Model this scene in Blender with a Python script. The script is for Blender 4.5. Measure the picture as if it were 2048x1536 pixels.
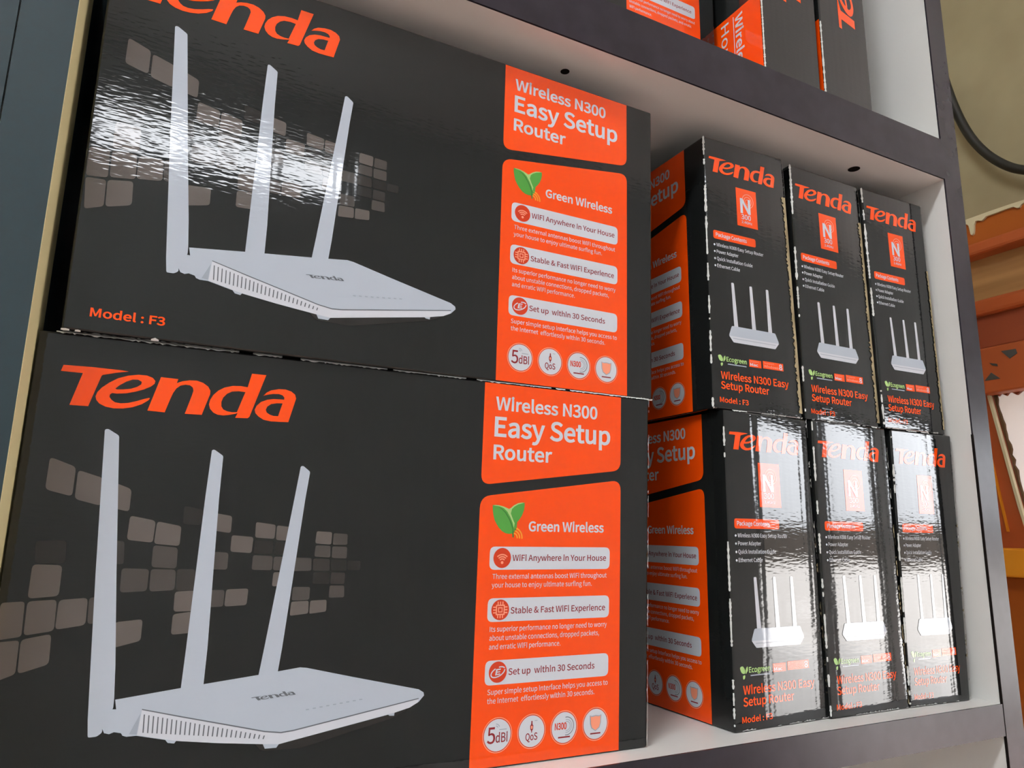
import bpy, bmesh, math, random
from mathutils import Vector, Matrix
from mathutils.geometry import tessellate_polygon

# ------------------------------------------------------------------ clear
for o in list(bpy.data.objects):
    bpy.data.objects.remove(o)
SC = bpy.context.scene
COL = SC.collection

# ------------------------------------------------------------------ camera
CAM = {"C":[0.04456,-0.34302,0.11299],"fw":[0.445525,0.872857,0.19907],"rt":[0.888847,-0.457841,0.018219],"up":[-0.107045,-0.168826,0.979816],"lens":25.279}
cd = bpy.data.cameras.new('camera')
cam = bpy.data.objects.new('camera', cd)
COL.objects.link(cam)
cd.sensor_width = 36.0
cd.lens = CAM['lens']
cd.clip_start = 0.01
cd.clip_end = 300
R = Matrix((CAM['rt'], CAM['up'], [-c for c in CAM['fw']])).transposed()
cam.matrix_world = Matrix.Translation(CAM['C']) @ R.to_4x4()
SC.camera = cam

# ------------------------------------------------------------------ world, sun, exposure
wd = bpy.data.worlds.new('overcast_sky')
SC.world = wd
wd.use_nodes = True
bg = wd.node_tree.nodes['Background']
bg.inputs['Color'].default_value = (0.92, 0.95, 1.0, 1)
# overcast sky after the CIE rule: L = Lh * (1 + 2 sin(elevation)), the same all round
_n, _l = wd.node_tree.nodes, wd.node_tree.links
_tc = _n.new('ShaderNodeTexCoord'); _sp = _n.new('ShaderNodeSeparateXYZ'); _mr = _n.new('ShaderNodeMapRange')
_l.new(_tc.outputs['Generated'], _sp.inputs['Vector']); _l.new(_sp.outputs['Z'], _mr.inputs['Value'])
_mr.inputs['From Min'].default_value = 0.0; _mr.inputs['From Max'].default_value = 1.0
_mr.inputs['To Min'].default_value = 11.5; _mr.inputs['To Max'].default_value = 34.5
_l.new(_mr.outputs['Result'], bg.inputs['Strength'])
sun_d = bpy.data.lights.new('sun', 'SUN')
sun_d.energy = 22.0
sun_d.angle = math.radians(2)
sun_d.color = (1.0, 0.95, 0.88)
sun = bpy.data.objects.new('sun', sun_d)
COL.objects.link(sun)
sun.rotation_euler = (math.radians(-47), 0, math.radians(12))
SC.view_settings.view_transform = 'Standard'
SC.view_settings.look = 'None'
SC.view_settings.exposure = 0.0
SC.view_settings.gamma = 1.0
SC.view_settings.use_curve_mapping = False
SC.cycles.max_bounces = 6
SC.cycles.diffuse_bounces = 4
SC.cycles.glossy_bounces = 2
SC.cycles.transmission_bounces = 2

# room measures (z = 0 is the top of the shelf board that carries the boxes)
FLOOR, CEIL = -1.05, 1.95
REAR, BACK, LEFT, RIGHT_FAR, NEAR_R = -2.6, 0.45, -2.3, 6.3, 1.3
DOOR = (3.26, 4.50, 0.84)            # x0, x1, top
ADDED_OPENING = (4.92, 6.00, -0.95, 0.84)    # x0, x1, z0, z1; unseen opening added to brighten the right upright
VENT = (-0.28, 0.74, 1.53, 1.71)     # x0, x1, z0, z1

def portal(name, loc, rot, sx, sy):
    d = bpy.data.lights.new(name, 'AREA')
    d.shape = 'RECTANGLE'
    d.size, d.size_y = sx, sy
    d.energy = 1
    d.cycles.is_portal = True
    o = bpy.data.objects.new(name, d)
    o.location = loc
    o.rotation_euler = rot
    COL.objects.link(o)
portal('door_portal', ((DOOR[0] + DOOR[1]) / 2, REAR - 0.06, (FLOOR + DOOR[2]) / 2), (math.radians(90), 0, 0), DOOR[1] - DOOR[0], DOOR[2] - FLOOR)
portal('added_opening_portal', ((ADDED_OPENING[0] + ADDED_OPENING[1]) / 2, REAR - 0.06, (ADDED_OPENING[2] + ADDED_OPENING[3]) / 2), (math.radians(90), 0, 0), ADDED_OPENING[1] - ADDED_OPENING[0], ADDED_OPENING[3] - ADDED_OPENING[2])
portal('vent_portal', ((VENT[0] + VENT[1]) / 2, REAR - 0.06, (VENT[2] + VENT[3]) / 2), (math.radians(90), 0, 0), VENT[1] - VENT[0], VENT[3] - VENT[2])

# ------------------------------------------------------------------ materials
def lin(c):
    return tuple(((v / 255) / 12.92 if v / 255 <= 0.04045 else ((v / 255 + 0.055) / 1.055) ** 2.4) for v in c)

MATS = {}
def mat(name, col, rough=0.5, spec=0.5, metal=0.0, emit=None, estr=0.0, paper=0.0, grain=None, trans=None):
    m = bpy.data.materials.new(name)
    m.use_nodes = True
    nt = m.node_tree
    N, L = nt.nodes, nt.links
    b = N['Principled BSDF']
    b.inputs['Base Color'].default_value = (*col, 1)
    b.inputs['Roughness'].default_value = rough
    b.inputs['Specular IOR Level'].default_value = spec
    b.inputs['Metallic'].default_value = metal
    if emit:
        b.inputs['Emission Color'].default_value = (*emit, 1)
        b.inputs['Emission Strength'].default_value = estr
    geo = N.new('ShaderNodeNewGeometry')
    def mapped(sx, sy, sz):
        mp = N.new('ShaderNodeMapping')
        mp.inputs['Scale'].default_value = (sx, sy, sz)
        L.new(geo.outputs['Position'], mp.inputs['Vector'])
        return mp.outputs['Vector']
    if paper:
        # laminated board: fine orange-peel, upright flute ripples, slow warping
        n1 = N.new('ShaderNodeTexNoise'); n1.inputs['Scale'].default_value = 1.0; n1.inputs['Detail'].default_value = 1.0
        L.new(mapped(170, 170, 620), n1.inputs['Vector'])
        n2 = N.new('ShaderNodeTexNoise'); n2.inputs['Scale'].default_value = 1.0; n2.inputs['Detail'].default_value = 0.0
        L.new(mapped(26, 26, 14), n2.inputs['Vector'])
        wv = N.new('ShaderNodeTexNoise'); wv.inputs['Scale'].default_value = 1.0; wv.inputs['Detail'].default_value = 0.0
        L.new(mapped(260, 260, 9), wv.inputs['Vector'])
        prev = None
        sep = N.new('ShaderNodeSeparateXYZ'); L.new(geo.outputs['Position'], sep.inputs['Vector'])
        def mask(stops):
            cr = N.new('ShaderNodeFloatCurve')
            mr = N.new('ShaderNodeMapRange'); mr.inputs['From Min'].default_value = -0.1; mr.inputs['From Max'].default_value = 0.7
            L.new(sep.outputs['X'], mr.inputs['Value']); L.new(mr.outputs['Result'], cr.inputs['Value'])
            c = cr.mapping.curves[0]
            c.points[0].location = (0, stops[0][1]); c.points[1].location = (1, stops[-1][1])
            for px, pv in stops[1:-1]:
                c.points.new((px + 0.1) / 0.8, pv)
            cr.mapping.update()
            return cr.outputs['Value']
        # single boards differ: the left cartons are pimpled, their middles fluted, the side-on ones smoother
        m1 = mask([(-0.1, 1.0), (0.06, 1.0), (0.13, 0.45), (0.33, 0.5), (0.36, 0.6), (0.7, 0.6)])
        m2 = mask([(-0.1, 0.0), (0.05, 0.1), (0.10, 1.0), (0.33, 0.8), (0.36, 0.7), (0.7, 0.7)])
        for tex, st, dist, mk in ((n1, 0.44 * paper, 0.00010, m1), (wv, 0.34 * paper, 0.00022, m2), (n2, 0.09 * paper, 0.0016, None)):
            bp = N.new('ShaderNodeBump')
            bp.inputs['Strength'].default_value = st
            bp.inputs['Distance'].default_value = dist
            src = tex.outputs['Fac']
            if mk:
                ml = N.new('ShaderNodeMath'); ml.operation = 'MULTIPLY'
                L.new(src, ml.inputs[0]); L.new(mk, ml.inputs[1]); src = ml.outputs['Value']
            L.new(src, bp.inputs['Height'])
            if prev:
                L.new(prev.outputs['Normal'], bp.inputs['Normal'])
            prev = bp
        # the narrow sides of the side-on cartons belly out a little (object index 1)
        tc = N.new('ShaderNodeTexCoord'); sp = N.new('ShaderNodeSeparateXYZ'); oi = N.new('ShaderNodeObjectInfo')
        L.new(tc.outputs['Object'], sp.inputs['Vector'])
        sq = N.new('ShaderNodeMath'); sq.operation = 'MULTIPLY'; L.new(sp.outputs['X'], sq.inputs[0]); L.new(sp.outputs['X'], sq.inputs[1])
        kx = N.new('ShaderNodeMath'); kx.operation = 'MULTIPLY'; kx.inputs[1].default_value = -0.5; L.new(sq.outputs['Value'], kx.inputs[0])
        ki = N.new('ShaderNodeMath'); ki.operation = 'MULTIPLY'; L.new(kx.outputs['Value'], ki.inputs[0]); L.new(oi.outputs['Object Index'], ki.inputs[1])
        bb = N.new('ShaderNodeBump'); bb.inputs['Strength'].default_value = 1.0; bb.inputs['Distance'].default_value = 1.0
        L.new(ki.outputs['Value'], bb.inputs['Height']); L.new(prev.outputs['Normal'], bb.inputs['Normal'])
        L.new(bb.outputs['Normal'], b.inputs['Normal'])
    if grain:
        sx, sy, sz, c2, amt, bump = grain
        n = N.new('ShaderNodeTexNoise'); n.inputs['Scale'].default_value = 1.0; n.inputs['Detail'].default_value = 3.0
        L.new(mapped(sx, sy, sz), n.inputs['Vector'])
        cr = N.new('ShaderNodeValToRGB')
        cr.color_ramp.elements[0].position = 0.35; cr.color_ramp.elements[1].position = 0.68
        cr.color_ramp.elements[0].color = (*col, 1)
        cr.color_ramp.elements[1].color = (*[a * (1 - amt) + c * amt for a, c in zip(col, c2)], 1)
        L.new(n.outputs['Fac'], cr.inputs['Fac'])
        L.new(cr.outputs['Color'], b.inputs['Base Color'])
        if bump:
            bp = N.new('ShaderNodeBump'); bp.inputs['Strength'].default_value = 0.5; bp.inputs['Distance'].default_value = bump
            L.new(n.outputs['Fac'], bp.inputs['Height'])
            L.new(bp.outputs['Normal'], b.inputs['Normal'])
    if trans:
        b.inputs['Transmission Weight'].default_value = 0.0
        t = N.new('ShaderNodeBsdfTranslucent'); t.inputs['Color'].default_value = (*trans, 1)
        mx = N.new('ShaderNodeMixShader'); mx.inputs['Fac'].default_value = 0.85
        L.new(b.outputs['BSDF'], mx.inputs[1]); L.new(t.outputs['BSDF'], mx.inputs[2])
        L.new(mx.outputs['Shader'], N['Material Output'].inputs['Surface'])
    MATS[name] = m
    return m

PR = 0.05      # gloss of the laminated print
mat('carton_black', (0.0105, 0.0112, 0.0112), PR, 0.5, paper=1.0)
mat('print_orange', (0.95, 0.078, 0.002), PR, 0.5, paper=1.0)
mat('print_white', (0.63, 0.65, 0.71), PR, 0.5, paper=1.0)
mat('print_cool', (0.47, 0.52, 0.60), PR, 0.5, paper=1.0)
mat('print_cool_dark', (0.36, 0.40, 0.47), PR, 0.5, paper=1.0)
mat('print_grey', (0.14, 0.15, 0.17), PR, 0.5, paper=1.0)
mat('print_red', (0.62, 0.045, 0.012), PR, 0.5, paper=1.0)
mat('print_salmon', (0.95, 0.33, 0.20), PR, 0.5, paper=1.0)
mat('print_maroon', (0.26, 0.025, 0.03), PR, 0.5, paper=1.0)
mat('print_green', (0.085, 0.34, 0.055), PR, 0.5, paper=1.0)
mat('print_green_dark', (0.045, 0.19, 0.035), PR, 0.5, paper=1.0)
mat('print_green_pale', (0.40, 0.62, 0.22), PR, 0.5, paper=1.0)
mat('print_yellow', (0.95, 0.36, 0.03), PR, 0.5, paper=1.0)
mat('print_sq1', (0.115, 0.098, 0.090), PR, 0.5, paper=1.0)
mat('print_sq2', (0.064, 0.056, 0.052), PR, 0.5, paper=1.0)
mat('print_sq3', (0.034, 0.030, 0.028), PR, 0.5, paper=1.0)
mat('print_sq4', (0.021, 0.019, 0.018), PR, 0.5, paper=1.0)
mat('worn_white', (0.72, 0.72, 0.70), 0.7, 0.3)
mat('raw_board', (0.50, 0.41, 0.25), 0.85, 0.2, grain=(400, 400, 60, (0.20, 0.15, 0.08), 0.9, 0.0003))
mat('laminate_white', (0.83, 0.81, 0.79), 0.38, 0.4, grain=(6, 6, 6, (0.78, 0.76, 0.73), 0.7, 0))
mat('laminate_cream', (0.86, 0.76, 0.42), 0.45, 0.4)
mat('edge_grey', (0.030, 0.025, 0.033), 0.22, 0.21, grain=(60, 60, 60, (0.023, 0.019, 0.024), 0.8, 0.00003))
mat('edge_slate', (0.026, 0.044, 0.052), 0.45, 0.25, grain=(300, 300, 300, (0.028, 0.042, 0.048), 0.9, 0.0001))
mat('hole_dark', (0.010, 0.007, 0.006), 0.9, 0.1)
mat('wall_beige', (0.42, 0.36, 0.22), 0.85, 0.2, grain=(9, 9, 9, (0.36, 0.30, 0.18), 0.9, 0.002))
mat('room_wall', (0.60, 0.63, 0.63), 0.85, 0.2, grain=(4, 4, 4, (0.53, 0.56, 0.56), 0.8, 0.002))
mat('room_ceiling', (0.82, 0.83, 0.82), 0.9, 0.2, grain=(4, 4, 4, (0.78, 0.79, 0.78), 0.8, 0.001))
mat('floor_tile', (0.80, 0.58, 0.50), 0.45, 0.4, grain=(5, 5, 5, (0.72, 0.52, 0.45), 0.8, 0))
mat('paint_orange', (0.42, 0.105, 0.010), 0.45, 0.4, grain=(14, 3, 14, (0.40, 0.09, 0.01), 0.9, 0.001))
mat('paint_orange_lip', (0.47, 0.105, 0.030), 0.4, 0.5, grain=(14, 3, 14, (0.45, 0.09, 0.02), 0.9, 0.001))
mat('paint_red', (0.32, 0.065, 0.022), 0.5, 0.4, grain=(20, 4, 20, (0.26, 0.05, 0.02), 0.9, 0.001))
mat('yellow_rail_and_highlight', (0.85, 0.33, 0.02), 0.45, 0.4, grain=(8, 8, 8, (0.75, 0.25, 0.01), 0.9, 0))
mat('wood_tan', (0.50, 0.27, 0.10), 0.6, 0.3, grain=(10, 2.5, 45, (0.30, 0.14, 0.05), 0.95, 0.001))
mat('wood_dark', (0.11, 0.055, 0.02), 0.7, 0.3)
mat('cream_drip_and_highlight', (0.72, 0.64, 0.42), 0.5, 0.4)
mat('chip_grey', (0.085, 0.080, 0.072), 0.8, 0.2)
mat('cable_black', (0.018, 0.017, 0.014), 0.45, 0.4)
mat('pane_white', (0.8, 0.78, 0.75), 0.5, 0.4, trans=(0.34, 0.32, 0.31))
mat('tube_glow', (0.9, 0.9, 0.9), 0.5, 0.3, emit=(0.94, 0.98, 1.0), estr=118.0)
mat('fixture_white', (0.75, 0.75, 0.75), 0.4, 0.4)
mat('concrete', (0.50, 0.47, 0.44), 0.9, 0.2, grain=(0.6, 0.6, 0.6, (0.38, 0.35, 0.32), 0.9, 0))
mat('hedge_wall', (0.035, 0.032, 0.026), 0.9, 0.2, grain=(1.5, 1.5, 1.5, (0.08, 0.06, 0.05), 0.9, 0))

# ------------------------------------------------------------------ mesh helpers
def tag(o, label=None, cat=None, group=None, kind=None):
    if label: o['label'] = label
    if cat: o['category'] = cat
    if group: o['group'] = group
    if kind: o['kind'] = kind
    return o

def link_mesh(name, verts, faces, mats, fm=None, parent=None):
    me = bpy.data.meshes.new(name)
    me.from_pydata([tuple(v) for v in verts], [], faces)
    for m in (mats if isinstance(mats, (list, tuple)) else [mats]):
        me.materials.append(MATS[m])
    if fm:
        me.polygons.foreach_set('material_index', fm)
    me.update()
    o = bpy.data.objects.new(name, me)
    COL.objects.link(o)
    if parent:
        o.parent = parent
    return o

def empty(name, loc=(0, 0, 0)):
    o = bpy.data.objects.new(name, None)
    o.empty_display_size = 0.05
    o.location = loc
    COL.objects.link(o)
    return o

def hexa(name, c8, m, bev=0.0, seg=2, parent=None, off=(0, 0, 0)):
    """c8: front TL,TR,BR,BL then back TL,TR,BR,BL"""
    bm = bmesh.new()
    vs = [bm.verts.new(Vector(c) - Vector(off)) for c in c8]
    for f in ((0, 3, 2, 1), (4, 5, 6, 7), (0, 1, 5, 4), (1, 2, 6, 5), (2, 3, 7, 6), (3, 0, 4, 7)):
        bm.faces.new([vs[i] for i in f])
    bmesh.ops.recalc_face_normals(bm, faces=bm.faces)
    if bev:
        bmesh.ops.bevel(bm, geom=list(bm.edges), offset=bev, segments=seg, affect='EDGES', profile=0.5)
    me = bpy.data.meshes.new(name)
    bm.to_mesh(me); bm.free()
    me.materials.append(MATS[m])
    o = bpy.data.objects.new(name, me)
    COL.objects.link(o)
    if parent:
        o.parent = parent
    return o

def box(name, x0, x1, y0, y1, z0, z1, m, bev=0.0, parent=None, off=(0, 0, 0), seg=2):
    return hexa(name, [(x0, y0, z1), (x1, y0, z1), (x1, y0, z0), (x0, y0, z0), (x0, y1, z1), (x1, y1, z1), (x1, y1, z0), (x0, y1, z0)], m, bev, seg, parent, off)

def prism_x(name, poly_yz, x0, x1, m, parent=None):
    """polygon in the y-z plane, extruded along x"""
    n = len(poly_yz)
    tris = tessellate_polygon([[Vector((a, b, 0)) for a, b in poly_yz]])
    verts = [(x0, a, b) for a, b in poly_yz] + [(x1, a, b) for a, b in poly_yz]
    faces = [tuple(t) for t in tris] + [tuple(i + n for i in reversed(t)) for t in tris]
    faces += [(i, (i + 1) % n, (i + 1) % n + n, i + n) for i in range(n)]
    o = link_mesh(name, verts, faces, m, parent=parent)
    bm = bmesh.new(); bm.from_mesh(o.data)
    bmesh.ops.recalc_face_normals(bm, faces=bm.faces)
    bm.to_mesh(o.data); bm.free()
    return o

def tube(name, pts, r, m, parent=None, seg=10):
    vs, fs = [], []
    P = [Vector(p) for p in pts]
    for i, p in enumerate(P):
        t = (P[min(i + 1, len(P) - 1)] - P[max(i - 1, 0)]).normalized()
        a = t.orthogonal().normalized() if i == 0 else (prev - t * prev.dot(t)).normalized()
        prev = a
        b = t.cross(a)
        for k in range(seg):
            w = 2 * math.pi * k / seg
            vs.append(p + r * (math.cos(w) * a + math.sin(w) * b))
    for i in range(len(P) - 1):
        for k in range(seg):
            fs.append((i * seg + k, i * seg + (k + 1) % seg, (i + 1) * seg + (k + 1) % seg, (i + 1) * seg + k))
    fs.append(tuple(range(seg))[::-1]); fs.append(tuple((len(P) - 1) * seg + k for k in range(seg)))
    o = link_mesh(name, vs, fs, m, parent=parent)
    for f in o.data.polygons:
        f.use_smooth = True
    return o

# ------------------------------------------------------------------ printed artwork, in millimetres on the box faces
SHADE1 = [[74.38,27.13],[110.53,25.2],[164.19,32.73],[175.34,31.83],[164.66,25.45],[119.81,15.7],[92.86,17.03],[69.07,23.83]]
SHADE2 = [[98.21,24.39],[110.62,24.18],[161.87,31.16],[168.01,30.21],[159.74,26.97],[119.57,18.59],[102.76,19.13]]
MARK = [[98.89,39.43],[17.13,1.35],[-2.83,1.84]]
LEDS = [[121.11,34.13],[144.95,36.44]]
LOGO = [[[[10.2,176.31],[20.36,176.57],[30.88,176.43],[34.23,176.19],[29.38,175.04],[24.74,173.63],[24.34,173.13],[21.03,159.98],[14.28,159.88],[17.46,173.62],[9.58,173.68]]],[[[43.49,165.36],[42.98,164.5],[40.76,162.65],[37.34,160.99],[33.88,160.13],[30.38,159.9],[27.3,160.34],[24.87,161.44],[23.6,162.91],[23.16,164.33],[23.63,166.24],[25.01,168.25],[27.53,170.65],[30.57,172.87],[34.2,174.36],[38.18,175.21],[41.34,175.21],[43.62,174.44],[44.78,173.18],[44.62,171.93],[43.3,170.55],[40.79,169.06],[37.79,167.8],[34.33,166.72],[30.84,166.24],[29.07,166.3],[28.33,165.64],[28.29,164.56],[29.16,163.44],[30.55,162.51],[32.7,162.25],[35.49,162.68],[38.71,163.82],[41.47,165.03],[43.22,165.61]],[[30.01,168.36],[31.38,169.85],[33.77,171.73],[36.03,172.87],[38.18,173.02],[39.6,172.22],[39.48,171.11],[38.04,169.87],[35.76,168.81],[32.97,168.26],[30.64,168.02]]],[[[46.76,175.12],[53.64,174.98],[53.24,173.17],[55.36,174.18],[58.08,174.9],[61.13,175.09],[63.78,174.38],[66.0,172.91],[67.09,171.18],[67.12,169.48],[64.64,160.06],[57.78,159.93],[59.78,168.19],[60.19,170.48],[59.79,171.84],[58.56,172.7],[56.77,172.79],[54.81,172.17],[53.32,170.76],[52.28,168.71],[51.44,165.99],[49.85,159.88],[43.1,160.07]]],[[[83.82,180.8],[90.09,180.8],[84.82,161.71],[84.55,160.83],[83.8,160.13],[78.53,159.89],[79.39,162.16],[78.41,161.73],[76.08,161.04],[73.49,160.54],[71.11,160.67],[69.21,161.49],[67.75,163.05],[67.1,164.96],[67.37,166.96],[68.44,169.33],[70.33,171.51],[72.8,173.19],[76.16,174.26],[79.63,174.56],[82.55,174.34]],[[81.77,171.95],[79.05,172.11],[76.14,171.67],[74.13,170.46],[72.71,168.61],[72.12,166.56],[72.31,164.59],[73.23,163.26],[74.88,162.56],[77.02,162.32],[79.01,162.49]]],[[[89.65,171.07],[91.03,172.73],[92.87,173.94],[96.17,174.81],[99.27,174.98],[101.89,174.27],[103.72,172.96],[104.31,171.09],[101.75,159.82],[98.04,159.64],[94.14,159.55],[90.78,160.0],[88.46,161.3],[86.96,162.76],[86.49,164.31],[87.19,166.25],[88.95,168.15],[91.6,169.42],[94.34,169.98],[97.14,170.1],[98.97,170.13],[98.97,171.16],[98.09,172.11],[96.36,172.53],[93.85,172.34],[91.67,171.77]],[[98.42,168.31],[95.9,168.16],[93.43,167.55],[91.88,166.24],[91.32,164.74],[91.85,163.48],[93.31,162.59],[95.02,162.15],[96.97,162.23]]]]
ANT = [[[28.19,150.85],[29.43,151.15],[33.75,148.56],[39.24,93.12],[43.08,57.27],[44.14,44.68],[44.23,40.73],[40.94,37.46],[41.36,32.23],[39.61,30.93],[36.53,30.86],[35.78,37.36],[34.27,57.79],[31.75,93.18]],[[70.37,144.9],[71.36,145.18],[75.3,142.58],[75.39,124.57],[77.08,62.08],[77.02,46.88],[68.34,45.54],[68.7,62.5],[69.76,124.36]],[[109.12,139.84],[110.22,140.13],[113.6,137.56],[112.51,125.91],[107.92,60.54],[106.9,50.15],[98.85,49.02],[100.28,60.92],[107.61,125.73]]]
BODY = [[44.56,44.08],[68.22,46.72],[98.78,49.84],[116.39,51.86],[119.48,51.46],[139.6,46.54],[172.68,38.75],[175.27,37.22],[175.6,35.84],[173.01,33.14],[168.7,31.04],[161.5,29.44],[161.34,28.14],[159.17,28.33],[158.42,28.83],[110.04,21.19],[109.11,19.87],[104.33,19.97],[103.34,21.87],[84.3,24.2],[68.79,26.54],[68.13,25.64],[65.67,26.08],[64.61,27.33],[53.78,29.91],[50.21,29.89],[48.74,30.41],[48.1,31.4],[45.56,32.02],[43.88,31.43],[42.08,31.98],[41.19,33.73],[40.8,37.1],[41.78,39.25],[44.08,40.55],[45.32,40.45]]
SIDE = [[54.72,39.47],[70.12,35.47],[87.58,30.97],[103.73,26.76],[110.49,25.61],[115.54,25.95],[172.93,34.48],[172.53,32.95],[168.7,31.04],[161.5,29.44],[110.04,21.19],[103.34,21.87],[84.3,24.2],[68.79,26.54],[53.94,30.09]]
SEAM = [[54.68,39.86],[70.09,35.76],[87.55,31.27],[103.7,27.07],[110.46,26.02],[115.51,26.36],[172.91,34.93],[172.93,34.48],[115.55,25.84],[110.5,25.51],[103.75,26.56],[87.6,30.77],[70.14,35.27],[54.72,39.44]]
WEDGE = [[51.01,30.75],[54.32,38.18],[53.72,30.48]]
SLOT = [[[55.58,37.69],[56.02,37.65],[56.33,30.8],[55.85,30.84]],[[57.32,37.24],[57.76,37.2],[58.04,30.55],[57.56,30.59]],[[59.06,36.79],[59.5,36.75],[59.75,30.3],[59.27,30.34]],[[60.81,36.33],[61.25,36.29],[61.48,30.04],[60.99,30.09]],[[62.57,35.88],[63.01,35.84],[63.21,29.79],[62.72,29.83]],[[64.33,35.42],[64.78,35.38],[64.95,29.53],[64.46,29.58]],[[66.11,34.96],[66.56,34.92],[66.7,29.28],[66.21,29.32]],[[67.89,34.5],[68.34,34.46],[68.45,29.02],[67.96,29.06]],[[69.68,34.03],[70.13,33.99],[70.22,28.76],[69.72,28.81]],[[71.48,33.57],[71.93,33.52],[71.99,28.5],[71.5,28.54]],[[73.28,33.1],[73.74,33.05],[73.77,28.23],[73.28,28.28]],[[75.1,32.63],[75.56,32.58],[75.57,27.97],[75.06,28.02]],[[76.92,32.15],[77.39,32.11],[77.36,27.71],[76.86,27.76]],[[78.75,31.68],[79.22,31.63],[79.17,27.44],[78.67,27.49]],[[80.6,31.2],[81.07,31.16],[80.99,27.17],[80.48,27.22]],[[82.45,30.72],[82.92,30.67],[82.82,26.91],[82.31,26.96]],[[84.3,30.24],[84.78,30.19],[84.65,26.64],[84.14,26.69]],[[86.17,29.75],[86.65,29.71],[86.5,26.36],[85.98,26.42]],[[88.05,29.26],[88.53,29.22],[88.35,26.09],[87.83,26.14]],[[89.93,28.78],[90.42,28.73],[90.21,25.82],[89.69,25.87]],[[91.83,28.28],[92.31,28.24],[92.08,25.54],[91.56,25.6]],[[93.73,27.79],[94.22,27.74],[93.97,25.27],[93.44,25.32]],[[95.64,27.29],[96.13,27.25],[95.86,24.99],[95.33,25.04]],[[97.57,26.79],[98.06,26.75],[97.76,24.71],[97.22,24.76]],[[99.5,26.29],[99.99,26.25],[99.66,24.43],[99.13,24.48]],[[101.44,25.79],[101.93,25.74],[101.58,24.15],[101.05,24.2]],[[103.39,25.28],[103.89,25.24],[103.51,23.86],[102.97,23.92]]]
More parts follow.
